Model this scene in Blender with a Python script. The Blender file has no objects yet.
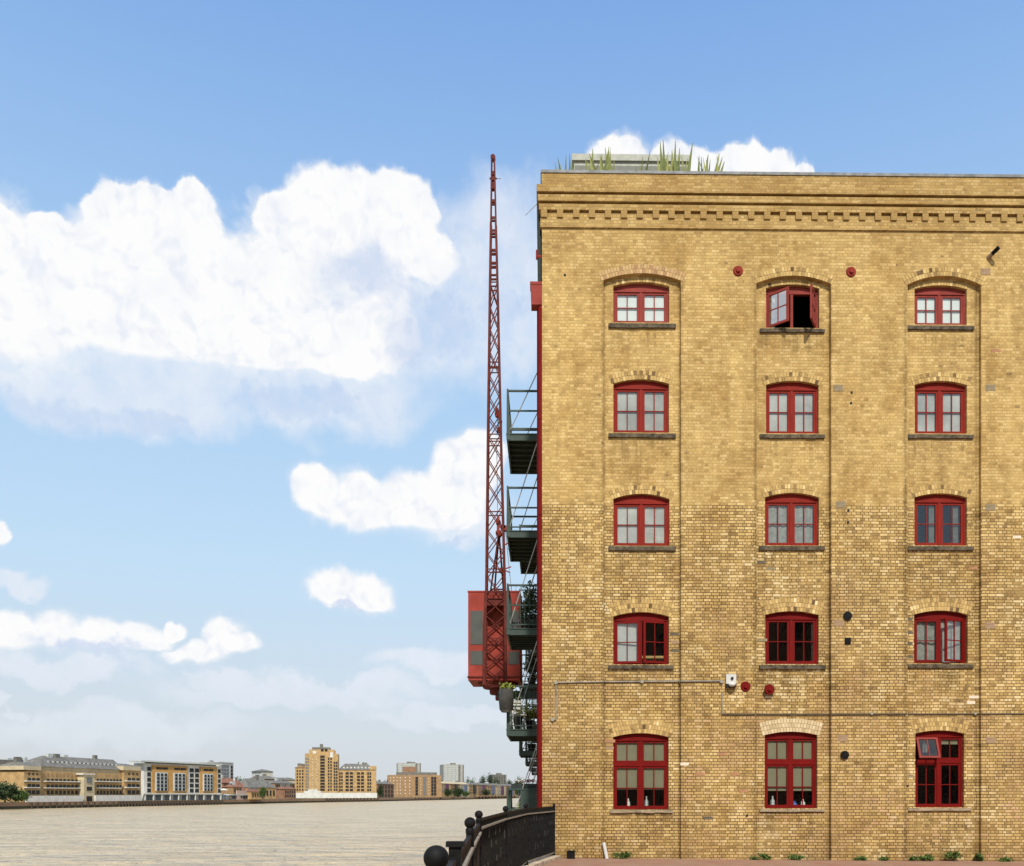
import bpy, bmesh, math, random
from math import radians as R, sin, cos, pi, atan, atan2, sqrt, hypot
from mathutils import Vector, Matrix
random.seed(7)
C = bpy.context.scene
COL = C.collection

# ------------------------------------------------------------------ camera
F = 920.0; CX = 558.0; HY = 794.0; EYE = 1.6
cam = bpy.data.cameras.new('camera'); cam_o = bpy.data.objects.new('camera', cam); COL.objects.link(cam_o)
cam_o.location = (0, 0, EYE); cam_o.rotation_euler = (pi/2, 0, 0)
cam.sensor_fit = 'HORIZONTAL'; cam.sensor_width = 36; cam.lens = 36*F/1024
cam.shift_x = -(CX-512)/1024; cam.shift_y = (HY-433)/1024
cam.clip_start = 0.1; cam.clip_end = 12000
C.camera = cam_o

# ------------------------------------------------------------------ sun, exposure
SUN_AZ, SUN_EL = 173, 46
sun = bpy.data.lights.new('sun', 'SUN'); sun.energy = 3.2; sun.angle = R(3); sun.color = (1, .95, .86)
sun_o = bpy.data.objects.new('sun', sun); COL.objects.link(sun_o)
sd = Vector((sin(R(SUN_AZ))*cos(R(SUN_EL)), cos(R(SUN_AZ))*cos(R(SUN_EL)), sin(R(SUN_EL))))
sun_o.rotation_euler = sd.to_track_quat('Z', 'Y').to_euler()
C.view_settings.view_transform = 'Standard'; C.view_settings.look = 'None'
C.view_settings.exposure = 0.5; C.view_settings.gamma = 1; C.view_settings.use_curve_mapping = False

# ------------------------------------------------------------------ node helper
class N:
    def __init__(s, tree): s.t = tree; s.n = tree.nodes; s.l = tree.links
    def put(s, sock, v):
        if v is None: return
        if isinstance(v, bpy.types.NodeSocket): s.l.new(v, sock)
        else:
            if isinstance(v, (tuple, list)) and len(v) == 3 and sock.type == 'RGBA': v = (*v, 1)
            sock.default_value = v
    def m(s, op, a, b=None, c=None, clamp=False):
        n = s.n.new('ShaderNodeMath'); n.operation = op; n.use_clamp = clamp
        for i, v in enumerate((a, b, c)): s.put(n.inputs[i], v)
        return n.outputs[0]
    def v(s, op, a, b=None):
        n = s.n.new('ShaderNodeVectorMath'); n.operation = op
        s.put(n.inputs[0], a); s.put(n.inputs[1], b)
        return n.outputs['Value'] if op in ('LENGTH', 'DOT_PRODUCT') else n.outputs[0]
    def comb(s, x, y, z):
        n = s.n.new('ShaderNodeCombineXYZ')
        for i, v in enumerate((x, y, z)): s.put(n.inputs[i], v)
        return n.outputs[0]
    def sep(s, v):
        n = s.n.new('ShaderNodeSeparateXYZ'); s.put(n.inputs[0], v); return n.outputs
    def noise(s, vec, scale, detail=4, rough=.5, color=False, dist=0, lac=2.0):
        n = s.n.new('ShaderNodeTexNoise'); s.put(n.inputs['Vector'], vec)
        n.inputs['Scale'].default_value = scale; n.inputs['Detail'].default_value = detail
        n.inputs['Roughness'].default_value = rough; n.inputs['Distortion'].default_value = dist
        n.inputs['Lacunarity'].default_value = lac
        return n.outputs['Color' if color else 'Fac']
    def mr(s, v, a, b, c=0., d=1., smooth=False):
        n = s.n.new('ShaderNodeMapRange'); n.interpolation_type = 'SMOOTHSTEP' if smooth else 'LINEAR'
        for i, x in enumerate((v, a, b, c, d)): s.put(n.inputs[i], x)
        return n.outputs[0]
    def mix(s, f, a, b, mode='MIX'):
        n = s.n.new('ShaderNodeMix'); n.data_type = 'RGBA'; n.blend_type = mode
        s.put(n.inputs[0], f); s.put(n.inputs[6], a); s.put(n.inputs[7], b)
        return n.outputs[2]
    def ramp(s, v, stops):
        n = s.n.new('ShaderNodeValToRGB'); s.put(n.inputs[0], v); e = n.color_ramp.elements
        while len(e) < len(stops): e.new(.5)
        for k, (p, c) in zip(e, stops): k.position = p; k.color = (*c, 1)
        return n.outputs[0]
    def attr(s, name):
        n = s.n.new('ShaderNodeAttribute'); n.attribute_name = name; return n.outputs['Fac']
    def obj(s):
        return s.n.new('ShaderNodeTexCoord').outputs['Object']
    def geo(s, k): return s.n.new('ShaderNodeNewGeometry').outputs[k]
    def rnd(s): return s.n.new('ShaderNodeObjectInfo').outputs['Random']

# ------------------------------------------------------------------ world
W = bpy.data.worlds.new('World'); C.world = W; W.use_nodes = True
n = N(W.node_tree); W.node_tree.nodes.clear()
STR = .09
sky = W.node_tree.nodes.new('ShaderNodeTexSky'); sky.sky_type = 'NISHITA'; sky.sun_disc = False
sky.sun_elevation = R(SUN_EL); sky.sun_rotation = R(SUN_AZ); sky.air_density = 1.0; sky.dust_density = 1.2; sky.ozone_density = 1.2
g = n.geo('Incoming')
tc = W.node_tree.nodes.new('ShaderNodeTexCoord').outputs['Generated']
d = n.v('NORMALIZE', tc); X, Y, Z = n.sep(d)
az = n.m('ARCTAN2', X, Y); el = n.m('ARCSINE', Z)
K = 180/pi
def ang(px, py):
    a = atan((px-CX)/F); return a*K, atan((HY-py)/hypot(F, px-CX))*K
azd = n.m('MULTIPLY', az, K); eld = n.m('MULTIPLY', el, K)
p0 = n.comb(azd, eld, 0.0)
def warp(p, amp, sc, det, off):
    c = n.noise(n.v('ADD', p, off), sc, det, .55, True)
    w = n.v('MULTIPLY', n.v('SUBTRACT', c, (.5, .5, .5)), (amp, amp, 0.0))
    return n.v('ADD', p, w)
p1 = warp(p0, 1.6, .25, 2, (3, 1, 0)); p1 = warp(p1, .75, 1.1, 4, (0, 5, 2))
def billow(p):
    out = None
    for sc, w_ in ((.30, .5), (.75, .3), (1.9, .2)):
        v_ = n.n.new('ShaderNodeTexVoronoi'); v_.voronoi_dimensions = '2D'; v_.feature = 'SMOOTH_F1'; v_.inputs['Scale'].default_value = sc; v_.inputs['Smoothness'].default_value = .35; n.put(v_.inputs['Vector'], p)
        t_ = n.m('MULTIPLY', v_.outputs['Distance'], -w_); out = t_ if out is None else n.m('ADD', out, t_)
    return out
def field(blobs, p):
    out = None
    for (bx, by, rx, ry) in blobs:
        a, e = ang(bx, by)
        sx = K/F*cos(R(a))**2; sy = K/F*cos(R(e))**1.5*cos(R(a))
        q = n.v('DIVIDE', n.v('SUBTRACT', p, (a, e, 0)), (rx*sx, ry*sy, 1))
        f = n.m('SUBTRACT', 1.0, n.v('LENGTH', q))
        if out is None: out = f
        else: out = n.m('SMOOTH_MAX', out, f, .12)
    return out
hard = [(20,308,112,104),(55,232,30,26),(5,232,38,28),(112,214,34,34),(150,206,34,24),(196,212,34,32),(150,305,125,98),(250,312,95,90),(345,215,72,50),(290,222,46,34),
        (395,222,52,50),(335,305,112,88),(436,262,36,32),(402,338,36,34),
        (318,492,34,27),(362,504,52,34),(412,500,50,36),(440,505,60,44),(462,478,44,46),(480,455,28,34),
        (332,588,34,27),(366,592,38,24),(12,634,44,28),(58,634,36,30),(98,638,40,27),(140,634,40,18),(172,628,18,10),(222,634,26,24),(205,652,40,16),(242,642,22,14),(172,652,26,10),(0,532,12,16),
        (618,165,36,30),(680,170,48,26),(742,172,58,26),(792,176,26,16)]
soft = [(110,385,200,62),(300,385,170,62),(430,310,120,100),(512,262,84,90),(525,300,50,90),(455,515,60,40),(15,574,42,14),(430,662,70,22),(60,660,120,22),(225,668,50,16),
        (120,726,190,26),(260,694,90,20),(300,690,170,22),(450,715,120,14),(20,700,22,8),(500,300,50,50)]
fh = field(hard, p1); fs = field(soft, warp(p0, 6, .25, 5, (9, 2, 0)))
nf = n.noise(p1, .55, 7, .6)
bl = billow(p1); bl2 = billow(n.v('ADD', p1, (.25, .45, 0)))
dh = n.m('ADD', n.m('ADD', n.m('MAXIMUM', fh, n.m('SUBTRACT', n.m('MULTIPLY', fh, 2.6), .16)), n.m('MULTIPLY', n.m('ADD', bl, .47), .48)), n.m('MULTIPLY', n.m('SUBTRACT', nf, .5), .42))
sm = n.mr(field([(200,405,300,60),(470,340,90,110),(430,548,110,30),(100,662,170,24),(350,618,60,14),(510,280,60,90),(230,665,50,16)], p0), 0, .6, .34, 2.1, smooth=True)
sm = n.m('MAXIMUM', sm, n.mr(eld, 14, 23, .95, .40)); ah = n.mr(dh, -.05, sm, smooth=True)
as_ = n.m('MULTIPLY', n.mr(fs, -.05, .48, smooth=True), n.mr(nf, .3, .6, .6, .95))
# clouds over the rest of the sky (away from the photographed part)
gen = n.noise(n.v('MULTIPLY', d, (1, 1, 2.2)), 2.2, 7, .55)
away = n.mr(Y, .2, .55, 1, 0, True); ag = n.m('MULTIPLY', n.mr(gen, .47, .6, smooth=True), away)
alpha = n.m('MAXIMUM', n.m('MAXIMUM', ah, n.m('MULTIPLY', as_, .82)), ag)
# cloud body: white tops, blue-grey bellies
shade_b = [(365,275,60,34),(110,425,170,34),(300,410,120,26),(440,330,60,60),(90,655,80,14),(430,548,80,10),(345,612,40,8),(500,310,40,40)]
sb = n.mr(field(shade_b, warp(p0, 5, .4, 5, (1, 8, 0))), -.15, .7, smooth=True)
lump = n.noise(n.v('ADD', p1, (0, .5, 4)), .5, 6, .55)
shade = n.m('ADD', n.m('MULTIPLY', sb, .85), n.mr(lump, .48, .75, 0, .25), clamp=True)
shade = n.m('ADD', shade, n.mr(n.m('SUBTRACT', bl2, bl), .0, .22, 0, .35), clamp=True)
shade = n.m('MAXIMUM', shade, n.m('MULTIPLY', n.m('SUBTRACT', 1.0, ah), .5))
k = 1/(STR*2**.5)
def rgbk(r, g_, b): return tuple(((x/255)**2.2)*k for x in (r, g_, b))
cl = n.mix(shade, rgbk(253, 253, 253), rgbk(210, 222, 243))
haze_f = n.mr(eld, 0, 44, .0, 1)
tint = n.ramp(haze_f, [(0, (.65,.69,.73)), (.1, (.65,.72,.79)), (.3, (.57,.765,.95)), (.6, (.43,.67,.97)), (1, (.20,.42,.89))])
tint = n.mix(1.0, tint, (k, k, k), 'MULTIPLY')
base = n.mix(n.mr(eld, 0, 90, .93, .6), n.mix(1.0, sky.outputs[0], (1.1, 1.1, 1.1), 'MULTIPLY'), tint)
lowfade = n.mr(eld, 0, 8, .25, 1)
colr = n.mix(n.m('MULTIPLY', alpha, lowfade), base, cl)
bg = W.node_tree.nodes.new('ShaderNodeBackground'); n.put(bg.inputs[0], colr); bg.inputs[1].default_value = STR
wo = W.node_tree.nodes.new('ShaderNodeOutputWorld'); n.l.new(bg.outputs[0], wo.inputs[0])
W.cycles.sampling_method = 'MANUAL'; W.cycles.sample_map_resolution = 512

# ------------------------------------------------------------------ materials
def lin(r, g_, b): return tuple((x/255)**2.2 for x in (r, g_, b))
def mat(name, color, rough=.7, metal=0, var=.15, scale=6, bump=0, bscale=40, spec=.4):
    m = bpy.data.materials.new(name); m.use_nodes = True; k = N(m.node_tree)
    b = m.node_tree.nodes['Principled BSDF']
    o = k.obj(); f = k.noise(o, scale, 5, .6)
    dark = tuple(c*(1-var*1.6) for c in color); lite = tuple(min(1, c*(1+var)) for c in color)
    k.put(b.inputs['Base Color'], k.ramp(f, [(.3, dark), (.7, lite)]))
    b.inputs['Roughness'].default_value = rough; b.inputs['Metallic'].default_value = metal
    b.inputs['Specular IOR Level'].default_value = spec
    if bump:
        bp = m.node_tree.nodes.new('ShaderNodeBump'); bp.inputs['Distance'].default_value = bump
        k.put(bp.inputs['Height'], k.noise(o, bscale, 4, .6)); k.l.new(bp.outputs[0], b.inputs['Normal'])
    return m
M = {}
V_SPLIT = 8.9   # above this course the wall keeps older, flusher joints
BAYX = [(px-542)/40.0 for px in (603.6, 680.8, 756.4, 831.2, 907.6, 981.5, 1058, 1131.5)]; BAYC = [(px-542)/40.0 for px in (642, 792, 941, 1092)]; SILLZ = [13.2, 10.5, 7.68, 4.7, 1.15]
def brick_mat(name, stops, mortar, bw=.212, rh=.0755, ms=.0095, weather=1, joints=1):
    m = bpy.data.materials.new(name); m.use_nodes = True; k = N(m.node_tree); b = m.node_tree.nodes['Principled BSDF']
    o = k.obj(); x, y, z = k.sep(o)
    wob = k.m('MULTIPLY', k.m('SUBTRACT', k.noise(o, 2.2, 3), .5), .035)
    wob2 = k.m('MULTIPLY', k.m('SUBTRACT', k.noise(k.v('ADD', o, (5, 2, 8)), 1.4, 4), .5), .16)
    uv = k.comb(k.m('ADD', k.m('ADD', x, y), wob2), k.m('ADD', z, wob), 0.0)
    t = m.node_tree.nodes.new('ShaderNodeTexBrick'); k.put(t.inputs['Vector'], uv)
    t.offset = .5; t.offset_frequency = 2; t.squash = .5; t.squash_frequency = 2
    t.inputs['Color1'].default_value = (0, 0, 0, 1); t.inputs['Color2'].default_value = (1, 1, 1, 1); t.inputs['Mortar'].default_value = (.5, .5, .5, 1)
    t.inputs['Scale'].default_value = 1; t.inputs['Mortar Size'].default_value = ms; t.inputs['Mortar Smooth'].default_value = .3
    t.inputs['Brick Width'].default_value = bw; t.inputs['Row Height'].default_value = rh; t.inputs['Bias'].default_value = 0
    r = t.outputs['Color']; fac = t.outputs['Fac']
    fine = k.noise(o, 26, 6, .8); med = k.noise(o, 5, 5, .6); big = k.noise(o, .55, 4, .6)
    calm = k.mr(z, V_SPLIT-.1, V_SPLIT+.3, .52, .34)
    rr = k.m('ADD', k.m('ADD', k.m('MULTIPLY', k.m('SUBTRACT', r, .5), calm), .5), k.m('MULTIPLY', k.m('SUBTRACT', med, .5), .55))
    rr = k.m('ADD', rr, k.m('MULTIPLY', k.m('SUBTRACT', fine, .5), .75))
    bc = k.ramp(rr, stops)
    # odd dark, pink and pale bricks gather in patches
    patch = k.noise(k.v('ADD', o, (7, 3, 1)), .8, 3, .6)
    low = k.mr(z, 5.5, 1.5)
    pk = k.m('MULTIPLY', k.m('MULTIPLY', k.mr(patch, .46, .62), k.mr(r, .62, .9)), k.m('ADD', k.m('MULTIPLY', low, .8), .12))
    bc = k.mix(k.m('MULTIPLY', pk, .7), bc, (.50, .27, .16))
    p2 = k.noise(k.v('ADD', o, (3, 8, 6)), .62, 5, .7)
    bc = k.mix(k.m('MULTIPLY', k.m('MULTIPLY', k.mr(p2, .52, .57), k.mr(z, 8.5, 5.5)), k.mr(r, .0, 1, .25, .65)), bc, (.44, .27, .12))
    bc = k.mix(k.m('MULTIPLY', k.m('MULTIPLY', k.mr(p2, .44, .40), k.mr(z, 9.0, 7)), k.mr(r, .3, 1, .0, .6)), bc, (.80, .66, .38))
    odd = k.m('MULTIPLY', k.mr(k.noise(k.v('ADD', o, (1, 9, 4)), 4.2, 2, .5), .66, .74), k.mr(r, .05, .3, 1, 0))
    bc = k.mix(k.m('MULTIPLY', odd, .6), bc, (.12, .085, .05))
    split = k.mr(k.m('ADD', z, k.m('MULTIPLY', med, .15)), V_SPLIT-.02, V_SPLIT+.1, 1, .30)
    jn = k.m('MULTIPLY', split, k.mr(k.noise(o, 1.3, 4, .6), .25, .62, .45, 1)) if joints else 1.0
    mc = k.mix(k.mr(big, .35, .65), mortar, tuple(c*.62 for c in mortar))
    col = k.mix(k.m('MULTIPLY', fac, jn), bc, mc)
    if weather:
        # soot: streaks and blotches, heavier on the parapet and low left
        st = k.noise(k.v('MULTIPLY', o, (3.2, 3.2, .35)), 1, 5, .6)
        g1 = k.mr(k.m('ADD', k.m('MULTIPLY', st, .5), k.m('MULTIPLY', big, .5)), .42, .64, 0, .45)
        g2 = k.m('MULTIPLY', k.mr(z, 14.8, 16.2), k.mr(med, .3, .7, .2, .65))
        g3 = k.m('MULTIPLY', k.m('MULTIPLY', k.mr(x, 2.8, .4), k.mr(z, 9, 3)), k.mr(med, .3, .65, .15, .65))
        g4 = k.m('MULTIPLY', k.mr(z, 1.3, .0), k.mr(med, .35, .65, .15, .8))
        gg = k.m('MAXIMUM', k.m('MAXIMUM', g1, g2), k.m('MAXIMUM', g3, g4))
        col = k.mix(gg, col, k.mix(1.0, col, (.50, .46, .44), 'MULTIPLY'))
        mot = k.noise(k.v('ADD', o, (2, 6, 3)), 1.1, 6, .65)
        col = k.mix(k.mr(mot, .48, .64, 0, .62), col, k.mix(1.0, col, (.74, .66, .55), 'MULTIPLY'))
        col = k.mix(k.mr(mot, .44, .3, 0, .25), col, k.mix(1.0, col, (1.18, 1.2, 1.22), 'MULTIPLY'))
        # dirt that has gathered in the corners of the recessed bays and run down from the sills
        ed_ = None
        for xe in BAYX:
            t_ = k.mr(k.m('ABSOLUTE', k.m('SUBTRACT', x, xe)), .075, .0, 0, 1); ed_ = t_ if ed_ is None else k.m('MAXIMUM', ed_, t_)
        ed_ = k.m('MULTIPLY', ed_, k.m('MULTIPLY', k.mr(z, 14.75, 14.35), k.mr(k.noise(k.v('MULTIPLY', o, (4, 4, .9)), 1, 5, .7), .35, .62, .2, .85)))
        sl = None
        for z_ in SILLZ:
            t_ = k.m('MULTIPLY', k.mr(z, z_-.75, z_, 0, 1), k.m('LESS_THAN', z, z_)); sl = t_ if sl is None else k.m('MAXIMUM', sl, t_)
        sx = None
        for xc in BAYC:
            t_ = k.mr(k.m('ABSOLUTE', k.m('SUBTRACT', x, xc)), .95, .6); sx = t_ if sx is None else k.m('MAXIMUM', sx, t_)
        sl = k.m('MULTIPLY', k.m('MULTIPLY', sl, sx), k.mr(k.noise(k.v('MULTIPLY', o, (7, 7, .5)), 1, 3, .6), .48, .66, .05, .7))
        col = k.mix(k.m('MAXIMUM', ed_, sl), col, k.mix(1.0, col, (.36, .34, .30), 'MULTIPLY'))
        sp = k.mr(k.noise(o, 11, 5, .8), .58, .74, 0, .55)
        col = k.mix(sp, col, (.16, .11, .055))
    k.put(b.inputs['Base Color'], col); b.inputs['Roughness'].default_value = .9; b.inputs['Specular IOR Level'].default_value = .2
    bp = m.node_tree.nodes.new('ShaderNodeBump'); bp.inputs['Distance'].default_value = .012; bp.inputs['Strength'].default_value = .8
    h = k.m('ADD', k.m('MULTIPLY', fac, k.m('MULTIPLY', jn, -1.0)), k.m('MULTIPLY', fine, .7)); k.put(bp.inputs['Height'], h)
    k.l.new(bp.outputs[0], b.inputs['Normal'])
    return m
YB = [(.05, (.125, .075, .033)), (.30, (.42, .272, .096)), (.58, (.60, .410, .152)), (.93, (.80, .62, .31))]
M['brick'] = brick_mat('yellow_stock_brick', YB, (.16, .095, .038))
M['far_brick'] = brick_mat('tan_brick', [(.2, (.34, .20, .085)), (.8, (.50, .32, .14))], (.3, .2, .1), weather=0, joints=0)
M['river_brick'] = brick_mat('river_wall_brick', [(.2, (.20, .12, .07)), (.8, (.40, .25, .14))], (.15, .10, .07), weather=0, joints=0)
def arch_mat(name, stops):
    m = bpy.data.materials.new(name); m.use_nodes = True; k = N(m.node_tree); b = m.node_tree.nodes['Principled BSDF']
    f = k.m('ADD', k.attr('tone'), k.m('MULTIPLY', k.m('SUBTRACT', k.noise(k.obj(), 25, 4, .7), .5), .5))
    k.put(b.inputs['Base Color'], k.ramp(f, stops)); b.inputs['Roughness'].default_value = .9; b.inputs['Specular IOR Level'].default_value = .2
    bp = m.node_tree.nodes.new('ShaderNodeBump'); bp.inputs['Distance'].default_value = .01
    k.put(bp.inputs['Height'], k.noise(k.obj(), 30, 4, .6)); k.l.new(bp.outputs[0], b.inputs['Normal'])
    return m
M['arch'] = arch_mat('arch_brick', YB)
M['arch_pink'] = arch_mat('arch_brick_pink', [(.1, (.36, .20, .10)), (.5, (.54, .36, .155)), (.9, (.62, .38, .21))])
M['arch_pale'] = arch_mat('arch_brick_pale', [(.1, (.48, .36, .19)), (.5, (.64, .50, .29)), (.9, (.72, .60, .38))])
M['mortar'] = mat('mortar', (.21, .15, .085), .95, var=.3, scale=9)
M['mortar_lt'] = mat('mortar_light', (.24, .165, .08), .95, var=.3, scale=9)
M['red'] = mat('red_window_paint', (.155, .0048, .003), .6, var=.12, scale=3, bump=.001, spec=.12)
M['redfade'] = mat('faded_red_paint', (.25, .045, .034), .7, var=.15, scale=3, bump=.001, spec=.12)
M['red2'] = mat('mid_red_paint', (.22, .018, .010), .65, var=.12, scale=3, bump=.001, spec=.12)
M['disc'] = mat('red_oxide_iron', (.24, .028, .016), .7, var=.2, scale=9, spec=.12)
M['crane'] = mat('crane_red', (.30, .050, .034), .6, var=.14, scale=2.2, bump=.001, spec=.12)
M['crane_dk'] = mat('crane_dark_red', (.12, .026, .020), .7, var=.25, scale=3, spec=.12)
M['sill'] = mat('weathered_sill_stone', (.105, .08, .048), .9, var=.5, scale=9, bump=.004)
M['sill_lt'] = mat('buff_sill_stone', (.34, .26, .16), .9, var=.3, scale=9, bump=.004)
M['lead'] = mat('lead_coping', (.20, .20, .19), .6, var=.3, scale=5)
M['roofgrey'] = mat('painted_roof_cabin', (.40, .40, .33), .7, var=.12)
M['roofdark'] = mat('cabin_band', (.17, .17, .14), .7, var=.12)
M['flat'] = mat('flat_roof_felt', (.12, .12, .12), .9)
M['green'] = mat('dark_green_paint', (.036, .060, .048), .6, var=.2, scale=3)
M['green_dk'] = mat('green_black_steel', lin(44, 54, 50), .7, var=.2, scale=3)
M['steel'] = mat('grey_galvanised', (.36, .36, .34), .5, .3, var=.15)
M['black'] = mat('black_iron_paint', (.010, .0095, .009), .6, var=.5, scale=14, bump=.002, bscale=60, spec=.12)
M['ironfleck'] = mat('worn_highlight_iron', (.035, .03, .025), .6, var=.4, scale=14)
M['rubbed'] = mat('worn_rail', (.30, .26, .20), .6, var=.35, scale=12)
M['stone'] = mat('kerb_stone', (.50, .40, .28), .9, var=.25, scale=5, bump=.006)
M['cable'] = mat('grey_conduit', (.28, .25, .19), .6, var=.3, scale=5)
M['darkcable'] = mat('dark_cable', (.10, .08, .05), .7)
M['concrete'] = mat('tower_block_concrete', (.36, .35, .30), .9, var=.1, scale=.3)
M['white'] = mat('white_plastic', (.56, .55, .50), .5, var=.06)
M['dark'] = mat('dark_hole', (.015, .014, .012), .8)
M['blind'] = mat('white_blind', (.70, .72, .68), .8, var=.03, scale=3)
M['blindg'] = mat('pale_grey_blind', (.43, .42, .38), .8, var=.22, scale=1.3)
M['blind2'] = mat('cream_blind', (.22, .20, .125), .8, var=.06, scale=3)
M['curtain'] = mat('grey_net_curtain', (.27, .27, .235), .9, var=.2, scale=8)
M['slate'] = mat('slate_roof', (.165, .155, .13), .8, var=.25, scale=.6)
M['brownroof'] = mat('brown_tile_roof', (.24, .11, .07), .85, var=.25, scale=.6)
M['cream'] = mat('cream_render', (.52, .43, .27), .8, var=.12, scale=.5)
M['offwhite'] = mat('white_render', (.62, .60, .53), .8, var=.12, scale=.5)
M['palegrey'] = mat('pale_grey_cladding', (.48, .50, .47), .8, var=.1, scale=.5)
M['orange'] = mat('orange_brick', (.46, .26, .08), .85, var=.16, scale=.6)
M['ochre'] = mat('ochre_brick', (.45, .29, .125), .85, var=.2, scale=.6)
M['tan'] = mat('tan_brick_wall', (.33, .20, .095), .85, var=.2, scale=.6)
M['brown'] = mat('brown_brick_wall', (.28, .15, .085), .85, var=.2, scale=.6)
M['glassdk'] = mat('far_window_glass', (.022, .022, .022), .5, var=.3, scale=.8, spec=.25)
M['glassmid'] = mat('far_window_sky_glass', (.15, .16, .16), .4, var=.3, scale=.8, spec=.4)
M['purple'] = mat('plum_panel', (.12, .045, .09), .8)
M['bluepanel'] = mat('blue_panel', (.12, .14, .22), .8)
M['pile'] = mat('wet_timber', (.06, .045, .03), .9, var=.3)
M['bark'] = mat('bark', (.10, .07, .045), .95, var=.3)
def leaf_mat(name, c1, c2):
    m = bpy.data.materials.new(name); m.use_nodes = True; k = N(m.node_tree); b = m.node_tree.nodes['Principled BSDF']
    f = k.attr('tone'); k.put(b.inputs['Base Color'], k.ramp(f, [(0, c1), (1, c2)])); b.inputs['Roughness'].default_value = .7
    b.inputs['Specular IOR Level'].default_value = .25
    return m
M['leaf'] = leaf_mat('leaf_green', (.025, .05, .012), (.10, .16, .035))
M['leafdk'] = leaf_mat('leaf_dark_green', (.018, .032, .012), (.06, .09, .03))
M['leafyel'] = leaf_mat('leaf_yellow_green', (.07, .11, .02), (.36, .38, .08))
M['blade'] = leaf_mat('strap_leaf', (.05, .085, .02), (.30, .30, .09))
def glass_mat(nm='window_glass', f0=.10):
    m = bpy.data.materials.new(nm); m.use_nodes = True; t = m.node_tree; t.nodes.clear(); k = N(t)
    fr = t.nodes.new('ShaderNodeLayerWeight'); fr.inputs[0].default_value = .5
    tr = t.nodes.new('ShaderNodeBsdfTransparent'); tr.inputs[0].default_value = (.93, .96, .94, 1)
    gl = t.nodes.new('ShaderNodeBsdfGlossy'); gl.inputs['Roughness'].default_value = .03
    bp = t.nodes.new('ShaderNodeBump'); bp.inputs['Distance'].default_value = .004; k.put(bp.inputs['Height'], k.noise(k.obj(), 3, 2)); k.l.new(bp.outputs[0], gl.inputs['Normal'])
    mx = t.nodes.new('ShaderNodeMixShader'); k.put(mx.inputs[0], k.m('ADD', f0, k.m('MULTIPLY', k.m('POWER', fr.outputs['Facing'], 2.5), .9), clamp=True)); k.l.new(tr.outputs[0], mx.inputs[1]); k.l.new(gl.outputs[0], mx.inputs[2])
    o = t.nodes.new('ShaderNodeOutputMaterial'); k.l.new(mx.outputs[0], o.inputs[0]); return m
M['glass'] = glass_mat(); M['glass_silver'] = glass_mat('sky_mirroring_glass', .6)
def water_mat():
    m = bpy.data.materials.new('muddy_river_water'); m.use_nodes = True; t = m.node_tree; k = N(t); b = t.nodes['Principled BSDF']
    o = k.geo('Position'); x, y, z = k.sep(o)
    f = k.noise(k.v('MULTIPLY', o, (.09, .16, 1)), 1, 6, .7)
    k.put(b.inputs['Base Color'], k.ramp(f, [(.3, (.45, .345, .195)), (.7, (.68, .54, .33))]))
    b.inputs['Roughness'].default_value = .28; b.inputs['Specular IOR Level'].default_value = .22
    w1 = k.noise(k.v('MULTIPLY', o, (.9, .45, 1)), 1, 5, .62); w2 = k.noise(k.v('MULTIPLY', o, (.12, .07, 1)), 1, 4, .6)
    bp = t.nodes.new('ShaderNodeBump'); bp.inputs['Distance'].default_value = 1.0; bp.inputs['Strength'].default_value = 1
    k.put(bp.inputs['Height'], k.m('ADD', k.m('ADD', k.m('MULTIPLY', w1, 1.5), k.m('MULTIPLY', k.noise(k.v('MULTIPLY', o, (.16, .35, 1)), 1, 4, .6), 3.0)), k.m('MULTIPLY', w2, 5))); k.l.new(bp.outputs[0], b.inputs['Normal'])
    return m
M['water'] = water_mat()
def paving_mat():
    m = bpy.data.materials.new('red_brick_paving'); m.use_nodes = True; k = N(m.node_tree); b = m.node_tree.nodes['Principled BSDF']
    o = k.obj(); t = m.node_tree.nodes.new('ShaderNodeTexBrick'); k.put(t.inputs['Vector'], o)
    t.inputs['Scale'].default_value = 1; t.inputs['Brick Width'].default_value = .21; t.inputs['Row Height'].default_value = .105; t.inputs['Mortar Size'].default_value = .006
    t.inputs['Color1'].default_value = (.33, .145, .085, 1); t.inputs['Color2'].default_value = (.25, .125, .08, 1); t.inputs['Mortar'].default_value = (.17, .12, .08, 1)
    c = k.mix(k.mr(k.noise(o, 1.5, 5, .6), .38, .62, 0, .5), t.outputs[0], (.30, .215, .14))
    k.put(b.inputs['Base Color'], c); b.inputs['Roughness'].default_value = .85; return m
M['paving'] = paving_mat()
M['land'] = mat('far_bank_ground', (.13, .13, .08), .95, var=.3, scale=.05)

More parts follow.
